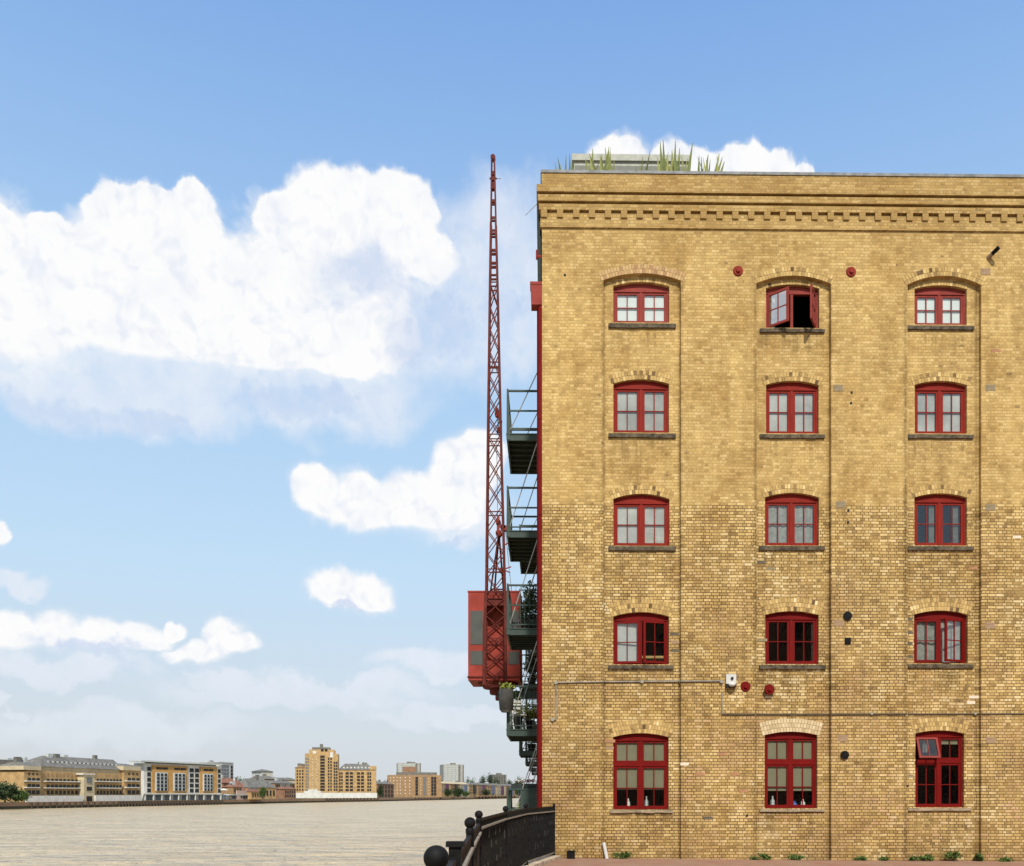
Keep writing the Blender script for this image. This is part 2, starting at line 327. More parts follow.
# ------------------------------------------------------------------ object helpers
def tag(o, label=None, cat=None, group=None, kind=None):
    if label: o['label'] = label
    if cat: o['category'] = cat
    if group: o['group'] = group
    if kind: o['kind'] = kind
    return o
def empty(name, loc=(0, 0, 0), rz=0, parent=None):
    o = bpy.data.objects.new(name, None); COL.objects.link(o); o.location = loc; o.rotation_euler = (0, 0, rz); o.parent = parent
    o.empty_display_size = .2
    return o
def copy_tree(o, parent=None):
    c = o.copy(); COL.objects.link(c); c.parent = parent
    for ch in list(o.children): copy_tree(ch, c)
    return c
class MB:
    def __init__(s): s.v = []; s.f = []; s.t = []
    def face(s, pts, tone=.5):
        i = len(s.v); s.v += [tuple(p) for p in pts]; s.f.append(tuple(range(i, i+len(pts)))); s.t.append(tone); return s
    def box(s, a, b, tone=.5):
        x0, y0, z0 = a; x1, y1, z1 = b
        return s.hexa([(x0,y0,z0),(x1,y0,z0),(x1,y1,z0),(x0,y1,z0),(x0,y0,z1),(x1,y0,z1),(x1,y1,z1),(x0,y1,z1)], tone)
    def hexa(s, c, tone=.5):
        i = len(s.v); s.v += [tuple(p) for p in c]
        for q in ((0,3,2,1),(4,5,6,7),(0,1,5,4),(1,2,6,5),(2,3,7,6),(3,0,4,7)): s.f.append(tuple(i+j for j in q)); s.t.append(tone)
        return s
    def bar(s, p, q, w, h=None, up=(0, 0, 1)):
        h = h or w; p = Vector(p); q = Vector(q); d = (q-p).normalized(); up = Vector(up)
        if abs(d.dot(up)) > .98: up = Vector((0, 1, 0)) if abs(d.y) < .9 else Vector((1, 0, 0))
        a = d.cross(up).normalized()*w/2; b = a.cross(d).normalized()*h/2
        return s.hexa([p-a-b, p+a-b, p+a+b, p-a+b, q-a-b, q+a-b, q+a+b, q-a+b])
    def tube(s, p, q, r, r2=None, seg=8, cap=True):
        r2 = r if r2 is None else r2; p = Vector(p); q = Vector(q); d = (q-p).normalized()
        up = Vector((0, 0, 1)) if abs(d.z) < .9 else Vector((1, 0, 0)); a = d.cross(up).normalized(); b = a.cross(d)
        i = len(s.v)
        for c, rr in ((p, r), (q, r2)):
            for k_ in range(seg): t = 2*pi*k_/seg; s.v.append(tuple(c+(a*cos(t)+b*sin(t))*rr))
        for k_ in range(seg): j = (k_+1) % seg; s.f.append((i+k_, i+j, i+seg+j, i+seg+k_)); s.t.append(.5)
        if cap: s.f.append(tuple(range(i, i+seg))); s.f.append(tuple(range(i+seg, i+2*seg))); s.t += [.5, .5]
        return s
    def poly_tube(s, pts, r, seg=8):
        for a, b in zip(pts, pts[1:]): s.tube(a, b, r, seg=seg)
        return s
    def lathe(s, c, prof, seg=16):
        cx, cy, cz = c; i = len(s.v)
        for r, z in prof:
            for k_ in range(seg): t = 2*pi*k_/seg; s.v.append((cx+r*cos(t), cy+r*sin(t), cz+z))
        for a in range(len(prof)-1):
            for k_ in range(seg): j = (k_+1) % seg; s.f.append((i+a*seg+k_, i+a*seg+j, i+(a+1)*seg+j, i+(a+1)*seg+k_)); s.t.append(.5)
        s.f.append(tuple(range(i, i+seg))); s.f.append(tuple(i+(len(prof)-1)*seg+q for q in range(seg))); s.t += [.5, .5]
        return s
    def ball(s, c, r, seg=20, rings=12):
        return s.lathe(c, [(max(1e-4, r*sin(pi*a/rings)), -r*cos(pi*a/rings)) for a in range(rings+1)], seg)
    def prism(s, pts, y0, y1, tone=.5):   # polygon in (x,z) extruded along y
        m = len(pts); s.face([(x, y0, z) for x, z in pts], tone); s.face([(x, y1, z) for x, z in reversed(pts)], tone)
        for a in range(m):
            b = (a+1) % m; s.face([(pts[a][0], y0, pts[a][1]), (pts[a][0], y1, pts[a][1]), (pts[b][0], y1, pts[b][1]), (pts[b][0], y0, pts[b][1])], tone)
        return s
    def build(s, name, m, parent=None, smooth=False, tone=False, loc=None):
        me = bpy.data.meshes.new(name); me.from_pydata(s.v, [], s.f); me.materials.append(m)
        if smooth: me.shade_smooth()
        if tone:
            a = me.attributes.new('tone', 'FLOAT', 'FACE'); a.data.foreach_set('value', s.t)
        me.update(); o = bpy.data.objects.new(name, me); COL.objects.link(o); o.parent = parent
        if loc: o.location = loc
        return o
def leaf_cloud(mb, c, rad, nleaf, size, rnd=random, clumps=9):
    cs = []
    for _ in range(clumps):
        while True:
            q = [rnd.uniform(-1, 1) for _ in range(3)]
            if sum(x*x for x in q) < 1: break
        cs.append([c[i]+q[i]*rad[i]*.68 for i in range(3)])
    for _ in range(nleaf):
        cc = rnd.choice(cs); q = [rnd.gauss(0, .42) for _ in range(3)]
        p = Vector([cc[i]+q[i]*rad[i]*.55 for i in range(3)])
        a = Vector((rnd.uniform(-1, 1), rnd.uniform(-1, 1), rnd.uniform(-1, 1))).normalized()*size*rnd.uniform(.5, 1.2)
        b = a.cross(Vector((rnd.uniform(-1, 1), rnd.uniform(-1, 1), rnd.uniform(-1, 1)))).normalized()*size*rnd.uniform(.3, .7)
        mb.face([p-a, p-b*.9, p+a, p+b], rnd.random())

# ------------------------------------------------------------------ warehouse frame of reference
TH = atan(.0152); E = Vector((cos(TH), sin(TH))); X0, Y0 = (542-CX)*23/F, 23.0
def uv(px, py, d=0):
    """local (u, v) on the wall plane pushed d metres into the building"""
    ax = (px-CX)/F; nx, ny = -sin(TH), cos(TH); ox, oy = X0+nx*d, Y0+ny*d
    # (ox+u*ex)/(oy+u*ey) = ax
    u = (ax*oy-ox)/(E.x-ax*E.y); yy = oy+u*E.y
    return u, EYE+(HY-py)*yy/F
def world(u, y, v): return (X0+u*cos(TH)-y*sin(TH), Y0+u*sin(TH)+y*cos(TH), v)
def P(px, py, Y_): return Vector(((px-CX)*Y_/F, Y_, EYE+(HY-py)*Y_/F))

# ================================================================== SETTING
BANK = [(-140, 232), (0, 268), (25, 278), (140, 335), (230, 400), (300, 470), (380, 560), (450, 720), (510, 950), (560, 1500), (760, 1700)]
def bankY(px):
    for (a, ya), (b, yb) in zip(BANK, BANK[1:]):
        if a <= px <= b: return 1/((1/ya)+(1/yb-1/ya)*(px-a)/(b-a))
    return BANK[-1][1]
def bankP(px, back=0):
    y = bankY(px); p = Vector(((px-CX)/F*y, y)); y2 = bankY(px+4); q = Vector(((px+4-CX)/F*y2, y2)); t = (q-p).normalized()
    return p+Vector((-t.y, t.x))*back
WL = -2.9; LAND = -.85
w = MB(); w.face([(-2500, -200, WL), (2500, -200, WL), (2500, 3500, WL), (-2500, 3500, WL)])
tag(w.build('river', M['water']), kind='structure')
ln = MB(); line = [Vector((-190, -50))]+[bankP(px, 1.0) for px in range(-140, 761, 20)]
for a, b in zip(line, line[1:]):
    ln.face([(a.x, a.y, LAND), (b.x, b.y, LAND), (b.x-3000, b.y+2600, LAND), (a.x-3000, a.y+2600, LAND)])
a = line[-1]; ln.face([(a.x, a.y, LAND), (3000, 1400, LAND), (3000, 6000, LAND), (a.x-3000, a.y+2600, LAND)])
tag(ln.build('far_bank_ground', M['land']), kind='structure')
# pavement (slopes gently down along the wall)
FENCE = [(-.20, -3.0), (-.30, .3), (-.49, 3.7), (-.784, 8.2), (-.99, 11.5), (-.907, 15.9), (-.695, 19.8), (-.10, 22.98)]
def gz(x): return -.0085*max(0, x+.4)
pv = MB(); edge = [(x-.18, y) for x, y in FENCE[:-2]]+[(-.86, 19.9), (X0-.02, 22.8), (X0-.02, 23.0)]
for (ax_, ay), (bx_, by) in zip(edge, edge[1:]):
    for x0_, x1_ in (('e', 6), (6, 14), (14, 45)):
        A0 = ax_ if x0_ == 'e' else x0_; B0 = bx_ if x0_ == 'e' else x0_
        pv.face([(A0, ay, gz(A0)), (x1_, ay, gz(x1_)), (x1_, by+(.6 if by == 23.0 else 0), gz(x1_)), (B0, by, gz(B0))])
    pv.face([(ax_, ay, gz(ax_)), (bx_, by, gz(bx_)), (bx_, by, -4.5), (ax_, ay, -4.5)])
tag(pv.build('pavement', M['paving']), kind='structure')
kb = MB()
for (a, b) in zip(FENCE[:-1], FENCE[1:]):
    L = hypot(b[0]-a[0], b[1]-a[1]); m_ = max(1, int(L/.9))
    for i in range(m_):
        p = [a[j]+(b[j]-a[j])*(i+.01)/m_ for j in (0, 1)]; q = [a[j]+(b[j]-a[j])*(i+.985)/m_ for j in (0, 1)]
        hh = .075+random.uniform(-.006, .006)
        kb.bar((p[0]+.02, p[1], hh/2), (q[0]+.02, q[1], hh/2), .34, hh)
tag(kb.build('kerb', M['stone']), kind='structure')

# ================================================================== WAREHOUSE
wh = empty('brick_warehouse', (X0, Y0, 0), TH)
tag(wh, 'tall yellow brick riverside warehouse with red arched windows and dark green balconies', 'warehouse')
UMAX = 17.5; LEN = 78; TOP = uv(542, 170)[1]
REC = .11
ROWS = { # per column: (x0, x1, y_spring, y_top, y_bottom), sill (x0, x1, y0, y1)
 0: [((613.3,669.2,286.3,282.2,322.3),(608.5,676,323,327.6)), ((613.4,669,383.7,379.5,432.3),(608.5,676,433,437.3)), ((613.4,669.5,499,494,545.5),(608.5,676,546,550.5)), ((613.3,669,616.5,612.2,664.3),(608,674,665,669)), ((613.2,668.7,737.2,733.3,809.3),(609.5,673,810,813))],
 1: [((765.9,819.2,288.4,284.7,327.6),(760,825,328.2,331.8)), ((766,818.7,385,381,433.3),(760,825,434,438)), ((765,819,497.5,493,545.3),(759,825,546,550)), ((765.2,818.7,615,611.3,664),(759.5,826,664.7,669)), ((764.7,817.4,735.2,731.8,808.3),(760,825,809,812))],
 2: [((914.5,966.8,289,285.5,324.5),(908,974.5,325.2,329.2)), ((914.8,967,385,381,433.3),(908,974,434,438)), ((914.4,967,497.5,493.5,545.3),(908,974,546,550)), ((914,967.8,614.7,610.7,663),(908,974,664,668)), ((915.3,964.2,733.7,730.5,807.3),(908,972,808,811))]}
ROWS[3] = [((a+150.5, b+150.5, c, d_, e), (f_+150.5, g2+150.5, h, i)) for (a, b, c, d_, e), (f_, g2, h, i) in ROWS[2]]
BAYS = [(603.6, 680.8, 280.2, 273.4), (756.4, 831, 283.5, 275.8), (907.6, 981.2, 284.8, 276), (1058, 1131.5, 286, 277)]
def arc(u0, u1, vs, vt, k_=16):
    """points of a segmental arch from right spring to left spring"""
    hw = (u1-u0)/2; h = vt-vs; r = (hw*hw+h*h)/(2*h); cu = (u0+u1)/2; cv = vt-r; a0 = math.asin(hw/r)
    return [(cu+r*sin(a0-2*a0*i/k_), cv+r*cos(a0-2*a0*i/k_)) for i in range(k_+1)], (cu, cv, r, a0)
def panel(outer, holes, y, name, m, parent, depth):
    bm = bmesh.new(); edges = []
    for poly in [outer]+holes:
        vs = [bm.verts.new((x, y, z)) for x, z in poly]
        edges += [bm.edges.new((vs[i], vs[(i+1) % len(vs)])) for i in range(len(vs))]
    bmesh.ops.triangle_fill(bm, edges=edges, use_beauty=True, normal=(0, -1, 0))
    for poly in holes:
        f_ = [bm.verts.new((x, y, z)) for x, z in poly]; b_ = [bm.verts.new((x, y+depth, z)) for x, z in poly]
        for i in range(len(poly)):
            j = (i+1) % len(poly); bm.faces.new((f_[i], f_[j], b_[j], b_[i]))
    bm.normal_update(); me = bpy.data.meshes.new(name); bm.to_mesh(me); bm.free(); me.materials.append(m)
    o = bpy.data.objects.new(name, me); COL.objects.link(o); o.parent = parent; return o
V0 = -.3
bayholes = []; bayuv = []
for bx0, bx1, ys, yt in BAYS:
    u0, vs = uv(bx0, ys); u1, _ = uv(bx1, ys); _, vt = uv((bx0+bx1)/2, yt)
    pts, info = arc(u0, u1, vs, vt); bayuv.append((u0, u1, vs, vt, info))
    bayholes.append([(u0, V0+.02), (u1, V0+.02)]+pts)
VC = uv(542, 227.8)[1]   # underside of the corbelled cornice
panel([(0, V0), (UMAX, V0), (UMAX, TOP-.2), (0, TOP-.2)], bayholes, 0, 'front_wall', M['brick'], wh, REC)
for ci in range(4):
    u0, u1, vs, vt, info = bayuv[ci]; holes = []
    for (wx0, wx1, ys, yt, yb), _s in ROWS[ci]:
        a0, s0 = uv(wx0, ys, REC); a1, _ = uv(wx1, ys, REC); t0 = uv((wx0+wx1)/2, yt, REC)[1]; b0 = uv(wx0, yb, REC)[1]
        pts, _i = arc(a0, a1, s0, t0, 12); holes.append([(a0, b0), (a1, b0)]+pts)
    panel([(u0-.05, V0), (u1+.05, V0), (u1+.05, vt+.1), (u0-.05, vt+.1)], holes, REC, 'bay_wall', M['brick'], wh, .16)
# body: river side, back, far side, roof
b = MB()
b.face([(0, 0, -4.5), (0, LEN, -4.5), (0, LEN, TOP-.05), (0, 0, TOP-.05)]); b.face([(0, LEN, -4.5), (UMAX, LEN, -4.5), (UMAX, LEN, TOP-.05), (0, LEN, TOP-.05)])
b.face([(UMAX, 0, -4.5), (UMAX, LEN, -4.5), (UMAX, LEN, TOP-.05), (UMAX, 0, TOP-.05)]); b.face([(0, 0, -4.5), (UMAX, 0, -4.5), (UMAX, 0, V0), (0, 0, V0)])
b.build('side_wall', M['brick'], wh)
b = MB(); b.box((.3, .3, TOP-.45), (UMAX-.3, LEN-.3, TOP-.35)); b.build('flat_roof', M['flat'], wh)
# cornice steps
def vv(py): return uv(542, py)[1]
def ring(name, d0, z0, z1, m=M['brick']):
    q = MB(); q.box((-d0, -d0, z0), (UMAX+d0, .25, z1)); q.box((-d0, .252, z0), (.25, LEN, z1)); return q.build(name, m, wh)
ring('string_course', .04, VC, vv(219.2))
ring('string_course', .034, vv(219.2)+.002, vv(211.4)-.06) 
ring('dentil_band', .078, vv(211.4)+.002, vv(203.2)-.055)
ring('cornice_course', .105, vv(203.2)+.002, vv(194.6)-.055)
ring('cornice_course', .135, vv(194.6)+.002, vv(187.6))
ring('parapet', .012, vv(187.6)+.002, TOP-.08)
step = uv(640, 215)[0]-uv(624.1, 215)[0]
tz0, tz1 = vv(218.4), vv(211.4)+.001
tooth = MB().box((0, -.0765, tz0), (.155, -.0005, tz1))
kk = 0; u = uv(557, 215)[0]-step*1
while u < UMAX:
    if kk == 0: t0 = tooth.build('dentil', M['brick'], wh); t_ = t0
    elif kk < 95: t_ = t0.copy(); COL.objects.link(t_)
    t_.location.x = u+random.uniform(-.006, .006); u += step; kk += 1
q = MB(); q.box((-.035, -.035, TOP-.08), (UMAX, .30, TOP-.01)); q.box((-.035, .302, TOP-.08), (.3, LEN, TOP-.01)); q.build('coping', M['lead'], wh)

def voussoirs(info, base_r, rings, y, name, m, extra=0, rh=.112):
    cu, cv, r, a0 = info; q = MB(); back = MB(); rnd = random.Random(int(cu*100+cv*10))
    for k_ in range(rings):
        ra = base_r+k_*rh+.004; rb = base_r+(k_+1)*rh-.004; cnt = max(6, int(round(2*(a0+extra)*(ra)/.076)))
        off = .5 if k_ % 2 else 0
        for i in range(cnt):
            A = -(a0+extra)+2*(a0+extra)*(i+.05)/cnt; B = -(a0+extra)+2*(a0+extra)*(i+.93)/cnt
            pr = rnd.uniform(.005, .010)
            pts = [(cu+ra*sin(A), cv+ra*cos(A)), (cu+ra*sin(B), cv+ra*cos(B)), (cu+rb*sin(B), cv+rb*cos(B)), (cu+rb*sin(A), cv+rb*cos(A))]
            q.prism(pts, y-pr, y+.03, min(1, max(0, rnd.gauss(.40, .15))))
    o = q.build(name, m, wh, tone=True); k0 = 24; ra = base_r+.002; rb = base_r+rings*rh; a1 = a0+extra
    for i in range(k0):
        A = -a1+2*a1*i/k0; B = -a1+2*a1*(i+1)/k0
        back.prism([(cu+ra*sin(A), cv+ra*cos(A)), (cu+ra*sin(B), cv+ra*cos(B)), (cu+rb*sin(B), cv+rb*cos(B)), (cu+rb*sin(A), cv+rb*cos(A))], y-.003, y+.02)
    bo = back.build('arch_joints', M['mortar_lt'] , o)
    return o

# ---- windows
def sash(u0, u1, v0, v1, y, cols, rows_, m, parent, stile=.062, rail=.055, hinge=None, ang_=0, frac=None, gm='glass'):
    """a casement: built about its hinge line so that it can swing"""
    W_, H_ = u1-u0, v1-v0; org = {'L': (u0, v0), 'R': (u1, v0), 'T': (u0, v1), None: (u0, v0)}[hinge]
    ox, oz = u0-org[0], v0-org[1]
    q = MB(); t = .045
    q.box((ox, 0, oz), (ox+stile, t, oz+H_)); q.box((ox+W_-stile, 0, oz), (ox+W_, t, oz+H_))
    q.box((ox+stile, .001, oz), (ox+W_-stile, t-.001, oz+rail)); q.box((ox+stile, .001, oz+H_-rail), (ox+W_-stile, t-.001, oz+H_))
    gb = .022
    for i in range(1, cols):
        c = ox+stile+(W_-2*stile)*i/cols; q.box((c-gb/2, .008, oz+rail), (c+gb/2, .036, oz+H_-rail))
    for i in range(1, rows_):
        f_ = (frac or i/rows_); c = oz+rail+(H_-2*rail)*f_; q.box((ox+stile, .0095, c-gb/2), (ox+W_-stile, .0345, c+gb/2))
    o = q.build('sash', m, parent); o.location = (org[0], y, org[1])
    if hinge == 'L': o.rotation_euler = (0, 0, -R(ang_))
    elif hinge == 'R': o.rotation_euler = (0, 0, R(ang_))
    elif hinge == 'T': o.rotation_euler = (R(-ang_), 0, 0)
    p = MB().face([(ox+stile-.004, .022, oz+rail-.004), (ox+W_-stile+.004, .022, oz+rail-.004), (ox+W_-stile+.004, .022, oz+H_-rail+.004), (ox+stile-.004, .022, oz+H_-rail+.004)]).build('pane', M[gm], parent)
    p.location = o.location; p.rotation_euler = o.rotation_euler
    return o
BLM = {'w': M['blind'], 'g': M['blindg'], 'c': M['blind2'], 'n': M['curtain']}
def window(ci, ri, spec):
    (wx0, wx1, ys, yt, yb), (sx0, sx1, sy0, sy1) = ROWS[ci][ri]
    u0, vs = uv(wx0, ys, REC); u1 = uv(wx1, ys, REC)[0]; vt = uv((wx0+wx1)/2, yt, REC)[1]; v0 = uv(wx0, yb, REC)[1]
    m = spec.get('m', M['red']); y = REC+.085
    ttl = MB(); g_ = .003; pts, info = arc(u0+g_, u1-g_, vs, vt-g_, 12)
    hb = vs-.10 if ri < 4 else vs-.085
    fw = .052
    ttl.box((u0+g_, y, v0+g_), (u0+fw, y+.09, hb)); ttl.box((u1-fw, y, v0+g_), (u1-g_, y+.09, hb))
    ttl.box((u0+fw, y+.001, v0+g_), (u1-fw, y+.089, v0+.035))
    ttl.prism([(u0+g_, hb), (u1-g_, hb)]+pts, y+.002, y+.088)
    ttl.box((u0+g_, y-.012, hb), (u1-g_, y+.001, hb+.022))
    um = (u0+u1)/2; mw = .034
    ttl.box((um-mw, y-.004, v0+.035), (um+mw, y+.087, hb))
    lab = spec.get('label')
    parts = []
    if ri == 4:
        tv = v0+(hb-v0)*.655
        ttl.box((u0+fw, y-.003, tv-.045), (um-mw, y+.086, tv+.045)); ttl.box((um+mw, y-.003, tv-.045), (um+mw+(u1-fw-um-mw), y+.086, tv+.045))
    fr = ttl.build('window', m, wh)
    if lab: fr['label'] = lab
    ys_ = y+.012; sm = spec.get('sm', m)
    if ri < 4:
        L = spec.get('L', 0); Rr = spec.get('R', 0)
        sash(u0+fw, um-mw, v0+.036, hb-.003, ys_, 2, 2, sm, fr, hinge='L' if L else None, ang_=L, gm=spec.get('glass', 'glass'))
        sash(um+mw, u1-fw, v0+.036, hb-.003, ys_, 2, 2, sm, fr, hinge='R' if Rr else None, ang_=Rr)
    else:
        T = spec.get('T', 0)
        sash(u0+fw, um-mw, tv+.046, hb-.003, ys_-(.03 if T else 0), 2, 1, M['redfade'] if T else sm, fr, hinge='T' if T else None, ang_=T, stile=.05, rail=.05)
        sash(um+mw, u1-fw, tv+.046, hb-.003, ys_, 2, 1, sm, fr, stile=.05, rail=.05)
        sash(u0+fw, um-mw, v0+.036, tv-.046, ys_, 2, 2, sm, fr, stile=.05, rail=.05, frac=spec.get('frac'))
        sash(um+mw, u1-fw, v0+.036, tv-.046, ys_, 2, 2, sm, fr, stile=.05, rail=.05, frac=spec.get('frac'))
    # sill
    a, sz1 = uv(sx0, sy0, REC-.05); b_, _ = uv(sx1, sy0, REC-.05); sz0 = uv(sx0, sy1, REC-.05)[1]
    s = MB(); rnd = random.Random(ci*7+ri); k_ = 7; top = min(sz1, v0-.002)
    xs = [a+(b_-a)*i/k_ for i in range(k_+1)]
    for i in range(k_):
        s.box((xs[i]+.0005, REC-.055+rnd.uniform(0, .008), sz0+rnd.uniform(0, .014)), (xs[i+1]-.0005, REC+.0835, top-rnd.uniform(0, .005)))
    s.box((a, REC+.084, sz0), (b_, REC+.24, top-.006))
    s.build('sill', M['sill_lt'] if ri == 4 else M['sill'], fr)
    # blinds and curtains
    for (kind, f0, f1, z0, z1) in spec.get('b', []):
        q = MB(); ua = u0+(u1-u0)*f0; ub = u0+(u1-u0)*f1; za = v0+(vs-v0)*z0; zb = v0+(vs-v0)*z1; yy = y+.062
        if kind == 'n':
            m_ = 14
            for i in range(m_):
                q.face([(ua+(ub-ua)*i/m_, yy+(.02 if i % 2 else 0), za), (ua+(ub-ua)*(i+1)/m_, yy+(0 if i % 2 else .02), za), (ua+(ub-ua)*(i+1)/m_, yy+(0 if i % 2 else .02), zb), (ua+(ub-ua)*i/m_, yy+(.02 if i % 2 else 0), zb)])
        else: q.box((ua, yy, za), (ub, yy+.006, zb)); q.box((ua, yy-.01, za), (ub, yy+.012, za+.02))
        q.build('curtain' if kind == 'n' else 'blind', BLM[kind], fr)
    # arch of voussoirs above
    big = ri > 0
    pts2, info2 = arc(u0, u1, vs, vt, 12)
    am = M['arch_pale'] if (ci, ri) == (1, 4) else M['arch']
    voussoirs(info2, info2[2], {0: 1, 1: 2, 2: 2, 3: 3, 4: 3}[ri], REC, 'arch', am, extra=.02 if ri else 0)
    return fr
F1 = [('w', .04, .96, 0, 1.1)]; F2 = [('g', .04, .96, 0, 1.1)]; F3 = [('g', .04, .5, 0, 1.1), ('n', .5, .96, 0, 1.1)]
SP = {
 (0,0): dict(m=M['redfade'], b=F1), (1,0): dict(m=M['redfade'], L=42, R=64, glass='glass_silver', b=[('g', .1, .2, 0, 1.0)], label='red window with both casements swung wide open'), (2,0): dict(m=M['redfade'], b=F1), (3,0): dict(m=M['redfade'], b=F1),
 (0,1): dict(m=M['red2'], b=F2), (1,1): dict(m=M['red2'], b=F2), (2,1): dict(m=M['red2'], b=F2), (3,1): dict(m=M['red2'], b=F2),
 (0,2): dict(m=M['red2'], b=F2), (1,2): dict(m=M['red2'], b=[('n', .04, .96, 0, 1.1)]), (2,2): dict(m=M['red2'], b=[('n', .32, .42, 0, 1.05), ('n', .78, .88, 0, 1.05)]), (3,2): dict(b=F1),
 (0,3): dict(b=[('g', .04, .50, 0, 1.1)], L=5, R=14, label='red window with its right casement ajar'), (1,3): dict(b=[('n', .9, .97, 0, 1.1)]), (2,3): dict(b=[('n', .04, .96, 0, 1.1)], L=4, R=20, label='red window with its right casement ajar over net curtains'), (3,3): dict(b=[('n', .04, .96, 0, 1.1)]),
 (0,4): dict(b=[('c', .04, .96, .27, 1.1)], frac=.47), (1,4): dict(b=[('c', .04, .96, .24, 1.1)], frac=.47), (2,4): dict(b=[('c', .5, .97, .86, 1.1), ('n', .2, .3, .75, 1.0)], T=22, label='dark red window with its top left light propped open'), (3,4): dict(b=[('c', .04, .96, .24, 1.1)]),
}
for ci in range(4):
    for ri in range(5): window(ci, ri, SP[(ci, ri)])
for i, (u0, u1, vs, vt, info) in enumerate(bayuv):
    voussoirs(info, info[2], 2, 0, 'recess_arch', M['arch_pink'] if i == 0 else M['arch'], extra=.02)

# iron tie plates, vents, patches
def part_at(px, py, name, builder, m, d=0, smooth=False):
    u_, v_ = uv(px, py, d); o = builder.build(name, m, wh, smooth); o.location = (u_, d, v_); return o
plate = MB()
def ydisc(mb, r, y0, y1, seg=20, r2=None): mb.tube((0, y0, 0), (0, y1, 0), r2 or r, r, seg); return mb
ydisc(plate, .135, -.03, .01, r2=.115); ydisc(plate, .05, -.07, -.029, 8)
for px, py, mm in ((738, 271, 'disc'), (851, 272, 'disc'), (745.5, 686.5, 'red'), (769.5, 689.5, 'red')):
    part_at(px, py, 'tie_plate', plate, M[mm])
vent = MB(); ydisc(vent, .105, -.05, .01); v2 = MB(); ydisc(v2, .08, -.052, -.0505)
for px, py in ((847.3, 616), (844.4, 755)):
    o = part_at(px, py, 'vent', vent, M['black']); 
o = part_at(847.5, 641, 'vent', MB().box((-.075, -.03, -.08), (.075, .01, .08)).box((-.06, -.034, .01), (.06, -.031, .02)).box((-.06, -.034, -.04), (.06, -.031, -.03)), M['black'])
hole = MB(); ydisc(hole, .03, -.012, .005, 10)
for px, py in ((851.5, 392.5), (851, 403), (848.3, 510.5), (848, 522.3), (564.8, 275), (747, 815.5), (907.6, 786)): part_at(px, py, 'wall_hole', hole, M['dark'])
airb = MB().box((-.125, -.006, -.08), (.125, .01, .08))
for i in range(4):
    for j in range(3): airb.box((-.105+i*.055, -.008, -.06+j*.045), (-.07+i*.055, -.0055, -.035+j*.045))
M['terra'] = mat('pink_terracotta', (.34, .225, .13), .9, var=.2, scale=12); M['greyair'] = mat('grey_airbrick', (.27, .21, .12), .9, var=.2, scale=12)
for px, py, mm in ((985.5, 271.5, 'terra'), (990.5, 387.8, 'greyair'), (838, 388, 'greyair'), (841, 504.5, 'greyair'), (990, 625.5, 'terra'), (991, 740, 'terra'), (843, 738, 'terra'), (839, 623, 'terra'), (990.5, 507.5, 'greyair')):
    o = part_at(px, py, 'air_brick', airb, M[mm])
# patched brick quoins beside the windows
slot = MB().box((-.13, -.004, -.035), (.13, .01, .035))
M['soot'] = mat('sooty_brick', (.13, .105, .07), .95, var=.3, scale=14); M['orangeb'] = mat('orange_red_brick', (.40, .20, .10), .9, var=.25, scale=14); M['paleb'] = mat('pale_brick', (.74, .62, .46), .9, var=.15, scale=14)
for px, py, mm, d_ in ((908.5, 619, 'soot', REC), (909, 632.5, 'soot', REC), (908.5, 643.5, 'soot', REC), (908.8, 656.5, 'soot', REC), (674.5, 634, 'soot', REC), (674.8, 650.5, 'soot', REC), (675, 642, 'terra', REC),
                       (761.5, 562, 'soot', REC), (770.5, 568.5, 'greyair', REC), (1017, 537, 'paleb', 0), (973, 568, 'orangeb', REC), (609.5, 748, 'terra', REC), (610, 741, 'orangeb', REC), (684.5, 764, 'paleb', 0), (974, 697, 'paleb', REC), (971, 702.5, 'paleb', REC),
                       (909.5, 776, 'greyair', REC), (700, 774, 'orangeb', 0), (735, 774, 'orangeb', 0), (743.5, 791, 'orangeb', 0), (722.5, 754, 'orangeb', 0), (708, 818, 'soot', 0), (996, 350.5, 'orangeb', 0), (762, 640, 'greyair', REC)):
    o = part_at(px, py, 'patched_brick', slot, M[mm], d_); o.scale.x = .8 if px % 2 else 1
# overflow pipe stub high up on the right
a_ = uv(988, 258); q = MB(); q.tube((0, .02, 0), (.06, -.10, .05), .055, seg=12); o = q.build('overflow_pipe', M['terra'], wh); o.location = (a_[0], 0, a_[1])
q = MB().tube((.06, -.10, .05), (.15, -.25, .12), .05, seg=12).build('pipe_nozzle', M['black'], o)

# conduits
def pt(px, py, y): a = uv(px, py, y); return (a[0], y, a[1])
def conduit(pts, r, m, name, parent=wh): return MB().poly_tube([pt(px, py, yy) for px, py, yy in pts], r, 8).build(name, m, parent)
c1 = conduit([(552.5, 719.5, -.025), (556, 719.5, -.025), (556, 682.5, -.025), (602.5, 681.8, -.025), (604.8, 681.8, REC-.025), (678.5, 681.3, REC-.025), (681.5, 681.3, -.025), (722, 681, -.025)], .018, M['cable'], 'conduit')
for px, py, yy in ((556, 682.5, -.03), (642, 681.6, REC-.03), (721.5, 681.5, -.03), (552.5, 719.5, -.02)):
    q = MB(); ydisc(q, .045, -.03, .03, 10); o = q.build('junction_box', M['cable'], c1); a = uv(px, py, yy); o.location = (a[0], yy, a[1])
c2 = conduit([(722, 692.5, -.02), (722, 714, -.02)], .018, M['cable'], 'conduit')
c3 = conduit([(722.5, 714.3, -.02), (755, 714.3, -.02), (757.5, 714.3, REC-.02), (829.5, 714.3, REC-.02), (831.8, 714.3, -.02), (906, 714, -.02), (908.5, 714, REC-.02), (979.8, 713.8, REC-.02), (982, 713.8, -.02), (1150, 713.4, -.02)], .016, M['darkcable'], 'conduit')
